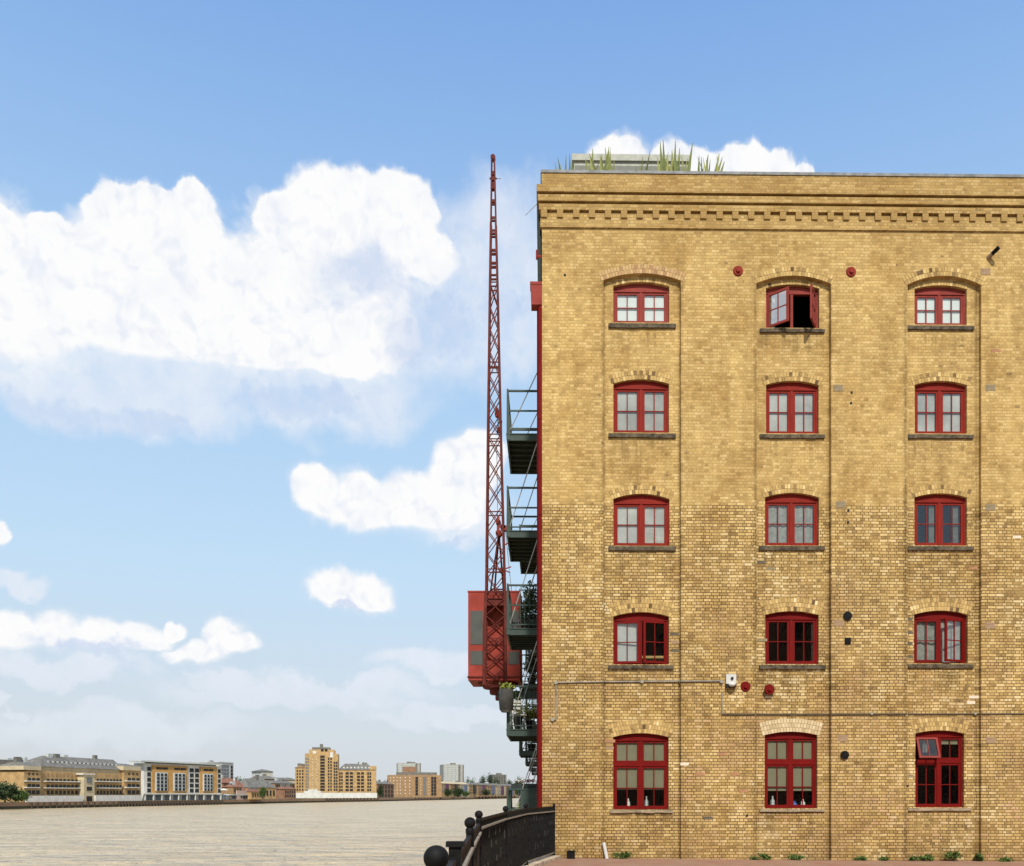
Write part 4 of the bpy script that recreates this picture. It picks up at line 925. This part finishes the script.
class Far:
    """a building whose river front runs along the bank between two image columns"""
    def __init__(s, name, label, cat, pa, pb, back=3, dist=None, group=None):
        if dist: A = Vector(((pa-CX)/F*dist[0], dist[0])); B = Vector(((pb-CX)/F*dist[1], dist[1]))
        else: A = bankP(pa, back); B = bankP(pb, back)
        s.A, s.B = A, B; s.L = (B-A).length; s.d = (B-A)/s.L; s.rz = atan2(s.d.y, s.d.x)
        s.e = empty(name, (A.x, A.y, LAND), s.rz); tag(s.e, label, cat, group)
    def s(s, px, off=0):
        ax = (px-CX)/F; ox = s.A.x-s.d.y*off; oy = s.A.y+s.d.x*off; return (ax*oy-ox)/(s.d.x-ax*s.d.y)
    def sz(s, px, py, off=0):
        q = s.s(px); yy = s.A.y+s.d.y*q; return q, EYE+(HY-py)*yy/F-LAND
    def block(s, name, m, p0, p1, ytop, ybot=None, y0=0, y1=12, parent=None, ref=None):
        a = s.s(p0, y0); b = s.s(p1, y0); zt = s.sz(ref or (p0+p1)/2, ytop)[1]; zb = 0 if ybot is None else s.sz(ref or (p0+p1)/2, ybot)[1]
        return MB().box((a, y0, zb), (b, y1, zt)).build(name, m, parent or s.e)
    def wins(s, p0, p1, nx, yt, yb, ny, m=None, fw=.5, fh=.5, y=0, name='window', pane=None, parent=None, ref=None, sill=True):
        a, b = s.s(p0, y), s.s(p1, y); rf = ref or (p0+p1)/2; zt = s.sz(rf, yt)[1]; zb = s.sz(rf, yb)[1]
        cw, chh = (b-a)/nx, (zt-zb)/ny; w_, h_ = cw*fw, chh*fh
        q = MB(); q.box((-w_/2, -.10, -h_/2), (w_/2, .02, h_/2))
        if sill: q.box((-w_/2-.1, -.2, -h_/2-.12), (w_/2+.1, .02, -h_/2)) 
        first = None
        for j in range(ny):
            for i in range(nx):
                if first is None: first = q.build(name, m or M['glassdk'], parent or s.e); o = first
                else: o = first.copy(); COL.objects.link(o)
                o.location = (a+cw*(i+.5), y, zb+chh*(j+.5)); o.parent = parent or s.e
        return first
    def roof(s, m, p0, p1, ytop, ybot, y0, y1, hip=.8, name='roof', parent=None, ref=None, over=.4, rp=None):
        a, b = s.s(p0, y0)-over, s.s(p1, y0)+over; rf = ref or (p0+p1)/2; zt = s.sz(rf, ytop)[1]; zb = s.sz(rf, ybot)[1]; ym = (y0+y1)/2; h = min((b-a)/2.01, hip*(y1-y0)/2); ra, rb = (a+h, b-h) if rp is None else (s.s(rp[0], ym), s.s(rp[1], ym))
        q = MB(); y0 -= over; y1 += over
        q.face([(a, y0, zb), (b, y0, zb), (rb, ym, zt), (ra, ym, zt)]); q.face([(a, y1, zb), (b, y1, zb), (rb, ym, zt), (ra, ym, zt)])
        q.face([(a, y0, zb), (a, y1, zb), (ra, ym, zt)]); q.face([(b, y0, zb), (b, y1, zb), (rb, ym, zt)]); q.face([(a, y0, zb), (b, y0, zb), (b, y1, zb), (a, y1, zb)])
        return q.build(name, m, parent or s.e)

# --- far left brick block (only its plain end shows)
f = Far('brick_block', 'plain tan brick block with pale cornice at the far left edge of the far bank', 'apartment building', -60, 19, back=14)
f.block('wall', M['tan'], -60, 19, 767.5, y1=14, ref=8); f.block('cornice', M['cream'], -61, 20, 765, 768, -.4, 14, ref=8); f.block('attic', M['slate'], -60, 18, 759.5, 765, 2, 12, ref=8)
f.wins(-55, 8, 10, 771, 797, 4, M['glassdk'], .3, .45)
f.block('roof_plant_room', M['palegrey'], 8, 17, 757.5, 760, 4, 10, ref=12)

# --- long classical wharf
f = Far('long_wharf_building', 'long ochre brick wharf with grey dormered roof, balconies and central arched portal', 'apartment building', 24, 141)
H1 = dict(ref=60)
f.block('wall', M['ochre'], 26, 140, 771.5, y0=.8, y1=12, ref=75)
f.block('attic_storey', M['cream'], 40, 124, 767.6, 771.5, 1.4, 11.5, ref=75)
f.roof(M['slate'], 40, 124, 756, 767.6, 1.2, 12, .9, ref=70, rp=(42, 113))
f.wins(46, 118, 17, 761, 765.5, 1, M['offwhite'], .42, .75, y=3.2, name='dormer', ref=75, sill=False)
f.wins(47.5, 119.5, 17, 761.5, 765, 1, M['glassdk'], .35, .7, y=3.3, name='dormer_window', ref=75, sill=False)
for p0_, p1_, rf in ((24, 41, 30), (124, 141, 132)):
    f.block('pavilion', M['ochre'], p0_, p1_, 771.5 if p0_ < 50 else 770.5, y0=0, y1=9, ref=rf)
    f.block('pavilion_cornice', M['cream'], p0_-.4, p1_+.2, 766 if p0_ < 50 else 766.5, 770 if p0_ < 50 else 770.5, -.4, 9, ref=rf)
    f.roof(M['slate'], p0_, p1_, 761 if p0_ < 50 else 763.5, 766 if p0_ < 50 else 766.5, 0, 9, .6, ref=rf)
    f.wins(p0_+3, p1_-2, 3, 772, 776, 1, M['glassdk'], .35, .5, y=0, ref=rf, sill=False)
    f.wins(p0_+3, p1_-1, 3, 776.5, 795, 3, M['glassdk'], .72, .52, y=0, ref=rf)
    for yy in (781.2, 787.6):
        f.block('balcony_slab', M['offwhite'], p0_+3, p1_-.8, yy-.5, yy+.4, -1.2, -.01, ref=rf)
f.wins(46, 81, 9, 773, 777, 1, M['tan'], .4, .5, y=.8, ref=62, sill=False)
for (p0_, p1_, nx, rf) in ((46, 82, 9, 62), (96, 122, 8, 108)):
    f.wins(p0_, p1_, nx, 777.5, 795, 3, M['glassdk'], .55, .5, y=.8, ref=rf)
    for yy in (781, 787.5):
        sl = f.block('balcony_slab', M['offwhite'], p0_+.5, p1_, yy+.1, yy+1.0, -.5, .79, ref=rf)
        f.block('balcony_rail', M['green_dk'], p0_+.5, p1_, yy-1.2, yy-.7, -.5, -.4, ref=rf)
f.block('terrace_wall', M['offwhite'], 26.5, 83, 795.6, 802, -2.2, -1.7, ref=60); f.block('terrace_wall', M['offwhite'], 95.5, 142, 795.2, 801.2, -2.2, -1.7, ref=115)
pt_ = f.block('portal', M['cream'], 84, 94.5, 775, y0=-1.6, y1=.79, ref=89)
f.block('portal_cornice', M['offwhite'], 83.3, 95.2, 773.6, 775, -1.9, .79, ref=89, parent=pt_)
f.wins(86, 92.5, 1, 777, 783, 1, M['glassmid'], .8, .9, y=-1.6, ref=89, parent=pt_); f.wins(86, 92.5, 1, 786, 791, 1, M['glassdk'], .8, .7, y=-1.6, ref=89, parent=pt_); f.wins(86, 92.5, 1, 796, 802, 1, M['dark'], .85, .95, y=-1.6, name='portal_door', ref=89, parent=pt_, sill=False)

# --- white framed modern block
f = Far('modern_apartment_block', 'modern block with white frame, orange brick panels and white colonnade, right of the long wharf', 'apartment building', 143, 222, dist=(356, 398))
f.block('wall', M['offwhite'], 144, 221.5, 764.5, y0=.5, y1=9, ref=180); f.block('roof_slab', M['palegrey'], 141.5, 222.5, 762, 763.4, -1.2, 5, ref=180)
f.block('penthouse', M['palegrey'], 152, 216, 763.4, 764.5, 1.5, 8, ref=180)
for p0_, p1_ in ((152.5, 188), (200.5, 217)):
    f.block('brick_panel', M['orange'], p0_, p1_, 766, 793.2, 0, .49, ref=180)
for p0_, p1_ in ((156, 168), (174, 186), (203.5, 213.5)):
    f.wins(p0_, p1_, 2 if p0_ > 150 else 2, 767.5, 770.5, 1, M['glassdk'], .9, .7, y=0, ref=180, sill=False)
    f.block('glazed_bay', M['palegrey'], p0_+.3, p1_-.3, 773, 791, -.6, -.005, ref=180)
    f.wins(p0_+.4, p1_-.4, 3, 773.3, 791, 5, M['glassdk'], .62, .62, y=-.6, ref=180)
for p0_, p1_, nx in ((146.5, 151.5, 1), (189, 199.5, 2), (217.5, 221, 1)):
    f.wins(p0_, p1_, nx, 767, 793, 5, M['glassdk'], .72, .66, y=.5, ref=180)
f.wins(145.5, 221, 9, 794.6, 800.6, 1, M['glassmid'], .78, .85, y=.5, name='colonnade_bay', ref=180, sill=False)
for i in range(10):
    px = 145.5+i*(221-145.5)/9; f.block('column', M['offwhite'], px-.35, px+.35, 794.2, y0=-1.4, y1=-1.0, ref=180)
f.block('colonnade_beam', M['offwhite'], 144, 221.5, 793.2, 794.4, -1.5, .49, ref=180)

f = Far('glass_tower', 'pale glazed tower rising behind the right end of the modern block', 'apartment building', 219.5, 233.5, dist=(440, 452))
f.block('wall', M['offwhite'], 219.5, 233.5, 763, y1=16, ref=227); f.wins(221, 229, 3, 764.5, 790, 7, M['glassmid'], .85, .6, y=0, ref=227); f.wins(230.5, 232.8, 1, 765, 790, 7, M['glassdk'], .9, .7, y=0, ref=227)
f.block('roof_slab', M['palegrey'], 219.2, 233.8, 762.2, 763, -.4, 16.4, ref=227)

# --- low houses between the big blocks
def house(px0, px1, yt, ye, wm, rm, label, dist, nx, ny, hip=.8, depth=9, name='riverside_house', wmn='glassdk'):
    f = Far(name, label, 'house', px0, px1, dist=dist); rf = (px0+px1)/2
    f.block('wall', wm, px0, px1, ye, y1=depth, ref=rf); f.roof(rm, px0, px1, yt, ye, 0, depth, hip, ref=rf)
    if nx: f.wins(px0+.6, px1-.6, nx, ye+.8, 797.5, ny, M[wmn], .5, .55, ref=rf)
    return f
house(223, 239, 777.5, 783, M['brown'], M['brownroof'], 'dark red brick house just right of the glass tower', (425, 434), 5, 3, .3)
house(238, 250, 780, 790, M['brown'], M['brownroof'], 'brown hipped roof house behind the pink wall', (420, 428), 3, 1, .9)
house(248, 276, 778.5, 787.5, M['ochre'], M['slate'], 'yellow house with a wide slate hipped roof behind the round tree', (425, 446), 8, 1, .95)
house(259, 276, 776, 779, M['brown'], M['slate'], 'brown block behind the slate roofed yellow house', (520, 530), 4, 2, .3)
f = Far('watch_tower', 'small square tower with glazed lantern floor and flat hipped roof above the yellow house', 'tower', 262, 273, dist=(540, 546))
f.block('wall', M['brown'], 262.5, 272, 778, y1=8, ref=267); f.block('lantern', M['palegrey'], 261.5, 273, 771.5, 777, -.8, 8.8, ref=267); f.wins(262, 272.5, 5, 772, 776.5, 1, M['cream'], .55, .8, y=-.8, ref=267, sill=False); f.roof(M['slate'], 261, 273.5, 769, 771.5, -1, 9, .9, ref=267)
house(275, 295, 780.5, 783.5, M['tan'], M['slate'], 'tan terrace with balconies left of the brick tower', (468, 490), 7, 3, .4)
house(272, 296, 777.5, 780, M['cream'], M['slate'], 'pale low terrace behind the tan balconied terrace', (600, 615), 6, 1, .3)
house(233, 242, 784.5, 787, M['tan'], M['brownroof'], 'small tan gabled house before the dark red house', (412, 418), 3, 2, .7, 6)
house(251, 262, 789, 791.5, M['ochre'], M['brownroof'], 'low ochre cottage below the slate roofed yellow house', (416, 424), 4, 1, .7, 5)
house(284, 296, 786.5, 789, M['brown'], M['brownroof'], 'low brown house at the foot of the stepped tower', (462, 470), 5, 2, .6, 6)
f = Far('dock_building', 'long low dark shed on the quay right of the modern block', 'shed', 231, 257, dist=(404, 424)); f.block('wall', M['slate'], 231, 257, 795.2, y1=5, ref=244); f.block('fascia', M['palegrey'], 231, 257, 794.4, 795.2, -.3, 5.3, ref=244); f.wins(232, 256, 7, 795.8, 798.5, 1, M['glassdk'], .8, .8, ref=244, sill=False)
f = Far('garden_wall_pink', 'pale pink rendered wall on the quay beside the dark shed', 'wall', 237, 250, dist=(408, 419)); f.block('wall', mat('pink_render', (.50, .36, .28), .8), 237, 249.5, 790.5, y1=.4, ref=243)
f = Far('quay_hut', 'pale stone hut on the quay in front of the dark red house', 'hut', 226, 231, dist=(402, 406)); f.block('wall', M['offwhite'], 226.3, 230.8, 795.5, y1=3, ref=228); f.roof(M['palegrey'], 226.3, 230.8, 794, 795.5, 0, 3, ref=228)
pb = bankP(228.5, 2.2); um = empty('parasol', (pb.x, pb.y, LAND)); tag(um, 'open white parasol on the quay in front of the dark red house', 'parasol')
MB().tube((0, 0, 0), (0, 0, 4.9), .06).build('pole', M['steel'], um); MB().lathe((0, 0, 4.1), [(2.1, 0), (1.1, .45), (.05, .8)], 8).build('canopy', M['offwhite'], um)

# --- stepped tower and its wing
f = Far('stepped_brick_tower', 'tall stepped golden brick tower with a lower slate roofed wing and white terrace', 'apartment building', 294.5, 377, dist=(556, 566))
f.block('low_wing', M['ochre'], 295, 305, 767.5, y0=2, y1=16, ref=300); f.roof(M['tan'], 295, 305, 765, 767.5, 2, 16, .8, ref=300)
f.wins(296, 304, 3, 769, 791, 7, M['glassdk'], .5, .5, y=2, ref=300)
f.block('tower', M['ochre'], 304.8, 338.2, 753.5, y0=0, y1=22, ref=321); f.block('tower_top', M['ochre'], 309, 334.5, 749.5, 753.5, 1, 20, ref=321); f.block('tower_crown', M['slate'], 312, 330, 747, 749.5, 3, 17, ref=321)
f.block('lift_room', M['slate'], 319.8, 322.8, 743.5, 747, 6, 10, ref=321)
f.wins(305.3, 308.9, 2, 757, 791, 11, M['glassmid'], .7, .55, y=0, ref=321); f.wins(310.5, 318.5, 2, 758, 790, 10, M['cream'], .28, .4, y=0, ref=321, sill=False)
f.wins(320, 325, 1, 755, 791, 12, M['glassdk'], .9, .62, y=0, ref=321); f.wins(327.5, 332.2, 2, 757, 791, 11, M['glassdk'], .6, .58, y=0, ref=321); f.wins(333.5, 337.8, 2, 761, 791, 10, M['glassdk'], .72, .6, y=0, ref=321)
f.wins(311.5, 317.5, 1, 750.5, 755.5, 1, M['offwhite'], .6, .8, y=.9, name='arched_window', ref=321, sill=False); f.wins(329.5, 333.5, 1, 751.5, 758, 1, M['offwhite'], .7, .8, y=-.05, name='arched_window', ref=321, sill=False)
f.wins(320.5, 328, 2, 748.6, 751.5, 1, M['dark'], .7, .9, y=1, ref=321, sill=False)
f.block('wing', M['ochre'], 338.3, 376.3, 769.8, y0=1, y1=18, ref=357); f.roof(M['slate'], 338.3, 374, 763.2, 769.8, 1, 18, .5, ref=357); f.block('wing_end_gable', M['ochre'], 370, 376.5, 766, 769.8, .8, 17, ref=372)
f.wins(342, 371, 8, 766.3, 769.6, 1, M['offwhite'], .4, .8, y=3, name='dormer', ref=357, sill=False)
for p0_, p1_ in ((338.8, 343), (345, 353.5), (356.5, 364.5), (367, 371.5)):
    f.wins(p0_, p1_, 2, 771.5, 791.5, 6, M['glassdk'], .74, .58, y=1, ref=357)
f.block('terrace_wall', M['offwhite'], 294.5, 377, 792.8, 798.4, -2.6, -2.0, ref=335); f.block('terrace_pediment', M['offwhite'], 304, 321, 791, 792.8, -2.6, -2.0, ref=312); f.block('terrace_pediment', M['offwhite'], 308, 317.5, 789.3, 791, -2.6, -2.0, ref=312)

# --- brick wharf with penthouse and the towers behind
f = Far('brick_wharf_building', 'square tan brick wharf with tall window strips right of the stepped tower', 'apartment building', 387, 441.5, dist=(682, 690))
f.block('wall', M['tan'], 388, 441, 775, y0=0, y1=26, ref=415); f.block('parapet', M['slate'], 397, 437, 772.2, 775, 1.5, 24, ref=415); f.block('penthouse', M['brown'], 403, 416, 766.5, 772.2, 5, 16, ref=410)
f.wins(389, 402, 4, 776, 795, 6, M['offwhite'], .25, .32, y=0, ref=415, sill=False); f.wins(403, 412, 2, 776, 795, 6, M['offwhite'], .22, .3, y=0, ref=415, sill=False)
for p0_, p1_, mm in ((415.2, 418.2, 'glassdk'), (423, 426.5, 'glassmid'), (431, 436.5, 'glassdk')): f.wins(p0_, p1_, 1 if p1_-p0_ < 4 else 2, 776.5, 795.5, 6, M[mm], .85, .8, y=0, ref=415)
f.wins(419.5, 422, 1, 777, 795, 6, M['cream'], .35, .35, y=0, ref=415, sill=False); f.wins(427.5, 430, 1, 777, 795, 6, M['cream'], .35, .35, y=0, ref=415, sill=False)
house(377.5, 394, 781.5, 784, M['brown'], M['slate'], 'low brown brick house between the stepped tower wing and the square wharf', (610, 645), 5, 3, .3, 12)
for pa, pb_, yt, dd, lab, mm in ((397.5, 421, 763, (900, 905), 'white tower block behind the square brick wharf', 'concrete'), (443.5, 464, 764.5, (1000, 1008), 'pale concrete tower block standing above the low houses', 'concrete'), (493, 506.5, 774.5, (1200, 1206), 'grey slab block behind the dark trees at the right', 'slate')):
    f = Far('tower_block', lab, 'tower block', pa, pb_, dist=dd); rf = (pa+pb_)/2; f.block('wall', M[mm], pa, pb_, yt, y1=18, ref=rf); f.block('roof_room', M['slate'], rf-2, rf+2, yt-1.5, yt, 4, 12, ref=rf)
    if mm == 'concrete':
        f.wins(pa+.5, pb_-5, 4, yt+.8, 783, 9, M['palegrey'], .8, .45, ref=rf, sill=False); f.block('stair_strip', M['slate'], pb_-5.5, pb_-3.6, yt+.2, y0=-.4, y1=-.01, ref=rf); f.block('stair_strip', M['slate'], pb_-1.2, pb_-.2, yt+.2, y0=-.4, y1=-.01, ref=rf)
    else: f.wins(pa+.5, pb_-.8, 5, yt+.8, 784, 6, M['glassdk'], .6, .4, ref=rf, sill=False)

# --- terrace of low colourful housing
rnd = random.Random(3); cols_ = [('ochre', 'purple'), ('tan', 'glassdk'), ('cream', 'bluepanel'), ('ochre', 'glassdk'), ('tan', 'purple'), ('ochre', 'bluepanel'), ('cream', 'purple'), ('tan', 'bluepanel')]
descr = ['first', 'second', 'third', 'fourth', 'fifth', 'sixth', 'seventh', 'eighth']
wall_w = {'ochre': 'ochre', 'tan': 'tan', 'cream': 'cream'}; pn_w = {'purple': 'plum', 'glassdk': 'dark glass', 'bluepanel': 'blue'}
for i in range(8):
    p0_ = 441.5+i*9.2; p1_ = p0_+9.0; wm, pm = cols_[i]
    f = Far('terrace_house', f'{wall_w[wm]} low house with {pn_w[pm]} strip, {descr[i]} from left in the far terrace', 'house', p0_, p1_, back=4, group='low riverside terrace on the far bank')
    rf = (p0_+p1_)/2; yt = 781.5+i*.35
    f.block('wall', M[wm], p0_, p1_, yt+2, y1=4 if i < 2 else 9, ref=rf); f.roof(M['cream' if i < 3 else 'slate'], p0_, p1_, yt, yt+2, 0, 4 if i < 2 else 9, .2, ref=rf); f.block('panel_strip', M[pm], p0_+5, p0_+7.4, yt+2.6, yt+11, -.8, -.01, ref=rf)
    f.wins(p0_+.4, p0_+4.8, 3, yt+2.6, yt+11.5, 3, M['glassdk' if i % 2 else 'glassmid'], .5, .5, ref=rf)

rn = random.Random(11)
for ob in [o for o in bpy.data.objects if o.parent is None and o.get('category') in ('apartment building', 'tower block', 'house')]:
    walls = [c for c in ob.children if c.name.split('.')[0] in ('wall', 'tower', 'wing', 'roof', 'attic_storey')]
    if not walls: continue
    for w_ in walls[:3]:
        co = [v.co for v in w_.data.vertices]; x0_, x1_ = min(c.x for c in co), max(c.x for c in co); y0_, y1_ = min(c.y for c in co), max(c.y for c in co); zt = max(c.z for c in co)
        for i in range(2 if ob.get('category') == 'house' else 4):
            cx_ = rn.uniform(x0_+(x1_-x0_)*.2, x1_-(x1_-x0_)*.2); cy_ = y0_+(y1_-y0_)*.5+rn.uniform(-.5, .5); wd = rn.uniform(.5, 1.3); hh = rn.uniform(.8, 1.9)
            MB().box((cx_-wd, cy_-.5, zt-1.2), (cx_+wd, cy_+.5, zt+hh*.7)).build('roof_vent', M['slate' if rn.random() < .6 else 'palegrey'], w_)
# --- piles in front of the river wall
pile = MB().box((-.2, -.2, -2.5), (.2, .2, .0)); first = None
def piles(p0_, p1_, n_, label, group, ztop=LAND-.1, off=-.6, sc=1):
    global first
    for i in range(n_):
        px = p0_+(p1_-p0_)*i/(n_-1); q = bankP(px, off)
        if first is None: first = pile.build('timber_pile', M['pile']); o = first
        else: o = first.copy(); COL.objects.link(o)
        o.location = (q.x, q.y, ztop); o.scale = (sc, sc, 1); tag(o, label, 'pile', group)
piles(30, 112, 14, 'dark timber fender pile against the river wall below the long ochre wharf', 'fender piles below the long wharf')
piles(118, 221, 34, 'dark timber pile below the white colonnade of the modern block', 'piles below the modern block', sc=1.4)
piles(326, 377, 16, 'dark timber pile under the white terrace of the stepped tower', 'piles below the stepped tower', ztop=LAND+.2, sc=2)
piles(415, 440, 9, 'dark timber pile in front of the square tan brick wharf', 'piles below the square wharf', sc=2)
piles(476, 512, 12, 'dark pile of the low jetty before the far riverside terrace', 'piles of the far jetty', ztop=LAND+.5, off=-3, sc=3)
j0 = bankP(474, -3); j1 = bankP(514, -3); o = MB().bar((j0.x, j0.y, LAND+.7), (j1.x, j1.y, LAND+.7), 3, .8).build('far_jetty', M['tan']); tag(o, 'low timber jetty deck in front of the far riverside terrace', 'jetty')

# --- far trees
def tree(px, ytop, w_px, dist, lm, label, name='leafy_tree', base=None):
    s_ = dist/F; x = (px-CX)*s_; H = EYE+(HY-ytop)*s_-LAND; w_ = w_px*s_/2
    e = empty(name, (x, dist, LAND)); tag(e, label, 'tree', 'trees on the far bank')
    rr = random.Random(int(px*10)); q = MB(); q.tube((0, 0, 0), (0, 0, H*.45), H*.035, H*.022, 7)
    for i in range(5): t = rr.uniform(0, 6.3); q.tube((0, 0, H*.35), (cos(t)*w_*.5, sin(t)*w_*.5, H*.7), H*.018, H*.006, 5)
    q.build('trunk', M['bark'], e)
    c_ = MB(); leaf_cloud(c_, (0, 0, H*.52), (w_, w_, H*.46), 1400, max(w_*.13, s_*.6), rr, 18); c_.build('crown', lm, e, tone=True)
for t in ((5, 779.5, 26, 262, 'leafdk', 'dark leafy tree at the far left edge in front of the plain brick block'), (18, 788, 20, 266, 'leaf', 'brighter green low tree just right of the dark tree at the far left edge'), (-12, 779, 26, 258, 'leafdk', 'tree beyond the left edge of the far bank'),
          (263, 786.5, 8, 415, 'leaf', 'round green tree in front of the yellow house with slate roof'),
          (240, 777, 14, 620, 'leaf', 'green treetop behind the dark red house'), (249, 778, 12, 640, 'leafdk', 'green treetop behind the brown hipped roof'), (284, 777.5, 16, 700, 'leafdk', 'dark treetop behind the tan terrace'), (291, 778.5, 14, 690, 'leaf', 'green treetop just left of the brick tower'),
          (380, 784, 7, 575, 'leafdk', 'dark tree against the end of the stepped tower wing'), (385, 780, 8, 800, 'leafdk', 'distant tree between the tower wing and the square wharf'),
          (448, 788, 9, 695, 'leafdk', 'dark bush before the left end of the far terrace'), (458, 787, 12, 725, 'leafdk', 'dark tree before the third house of the far terrace'), (466, 790, 8, 760, 'leaf', 'small green bush before the far terrace'), (486, 789, 8, 840, 'leafdk', 'small dark tree before the middle of the far terrace'),
          (461, 776, 8, 1020, 'leafdk', 'tree at the foot of the pale concrete tower block'), (471, 775.5, 12, 1050, 'leaf', 'bushy green tree right of the pale concrete tower block'), (482, 774.5, 10, 1080, 'leafdk', 'broad dark tree left of the tallest dark tree at the right'), (489.5, 772, 7, 1100, 'leafdk', 'tallest narrow dark tree left of the grey slab block'), (496, 777, 9, 1110, 'leafdk', 'dark tree before the grey slab block'),
          (509, 779, 8, 1150, 'leafdk', 'small distant tree right of the grey slab block'), (518, 777, 12, 1250, 'leafdk', 'distant tree partly hidden by the balconies')):
    tree(t[0], t[1], t[2], t[3], M[t[4]], t[5])
# distant wood closing the view
q = MB(); rr = random.Random(5)
for i in range(9000):
    t = rr.random(); yy = rr.uniform(1500, 1560); x = -1100+t*2300+rr.uniform(-5, 5); h = 14+6*sin(x*.013)+4*sin(x*.041)+rr.gauss(0, 1.5); z = rr.uniform(0, 1)**.6*h
    a = Vector((rr.uniform(-1, 1), rr.uniform(-1, 1), rr.uniform(-1, 1))).normalized()*rr.uniform(2, 4); b_ = Vector((rr.uniform(-1, 1), rr.uniform(-1, 1), rr.uniform(-1, 1))).cross(a).normalized()*rr.uniform(1.5, 3); p = Vector((x, yy, LAND+z))
    q.face([p-a, p-b_, p+a, p+b_], rr.random())
tag(q.build('distant_wood', M['leafdk'], tone=True), 'far wooded skyline beyond the river bend', 'wood', kind='stuff')

# --- warehouse across the street, behind the viewpoint: what the lower windows mirror
ow = empty('opposite_warehouse', (1.5, -13, 0)); tag(ow, 'dark brown brick warehouse across the street, mirrored in the lower windows', 'warehouse')
MB().box((0, -14, -.5), (34, 0, 14.5)).build('wall', M['brown'], ow)
q = MB()
for x_ in (0, 11.3, 22.6):
    q.hexa([(x_, -14, 14.5), (x_+11.3, -14, 14.5), (x_+11.3, .3, 14.5), (x_, .3, 14.5), (x_+5.6, -14, 18.5), (x_+5.7, -14, 18.5), (x_+5.7, .3, 18.5), (x_+5.6, .3, 18.5)])
q.build('roof', M['slate'], ow)
wq = MB().box((-.6, -.01, -.9), (.6, .05, .9)); w0 = None
for i in range(10):
    for j in range(4):
        if w0 is None: w0 = o = wq.build('window', M['glassdk'], ow)
        else: o = w0.copy(); COL.objects.link(o)
        o.location = (2+i*3.3, 0, 2.4+j*3.3)
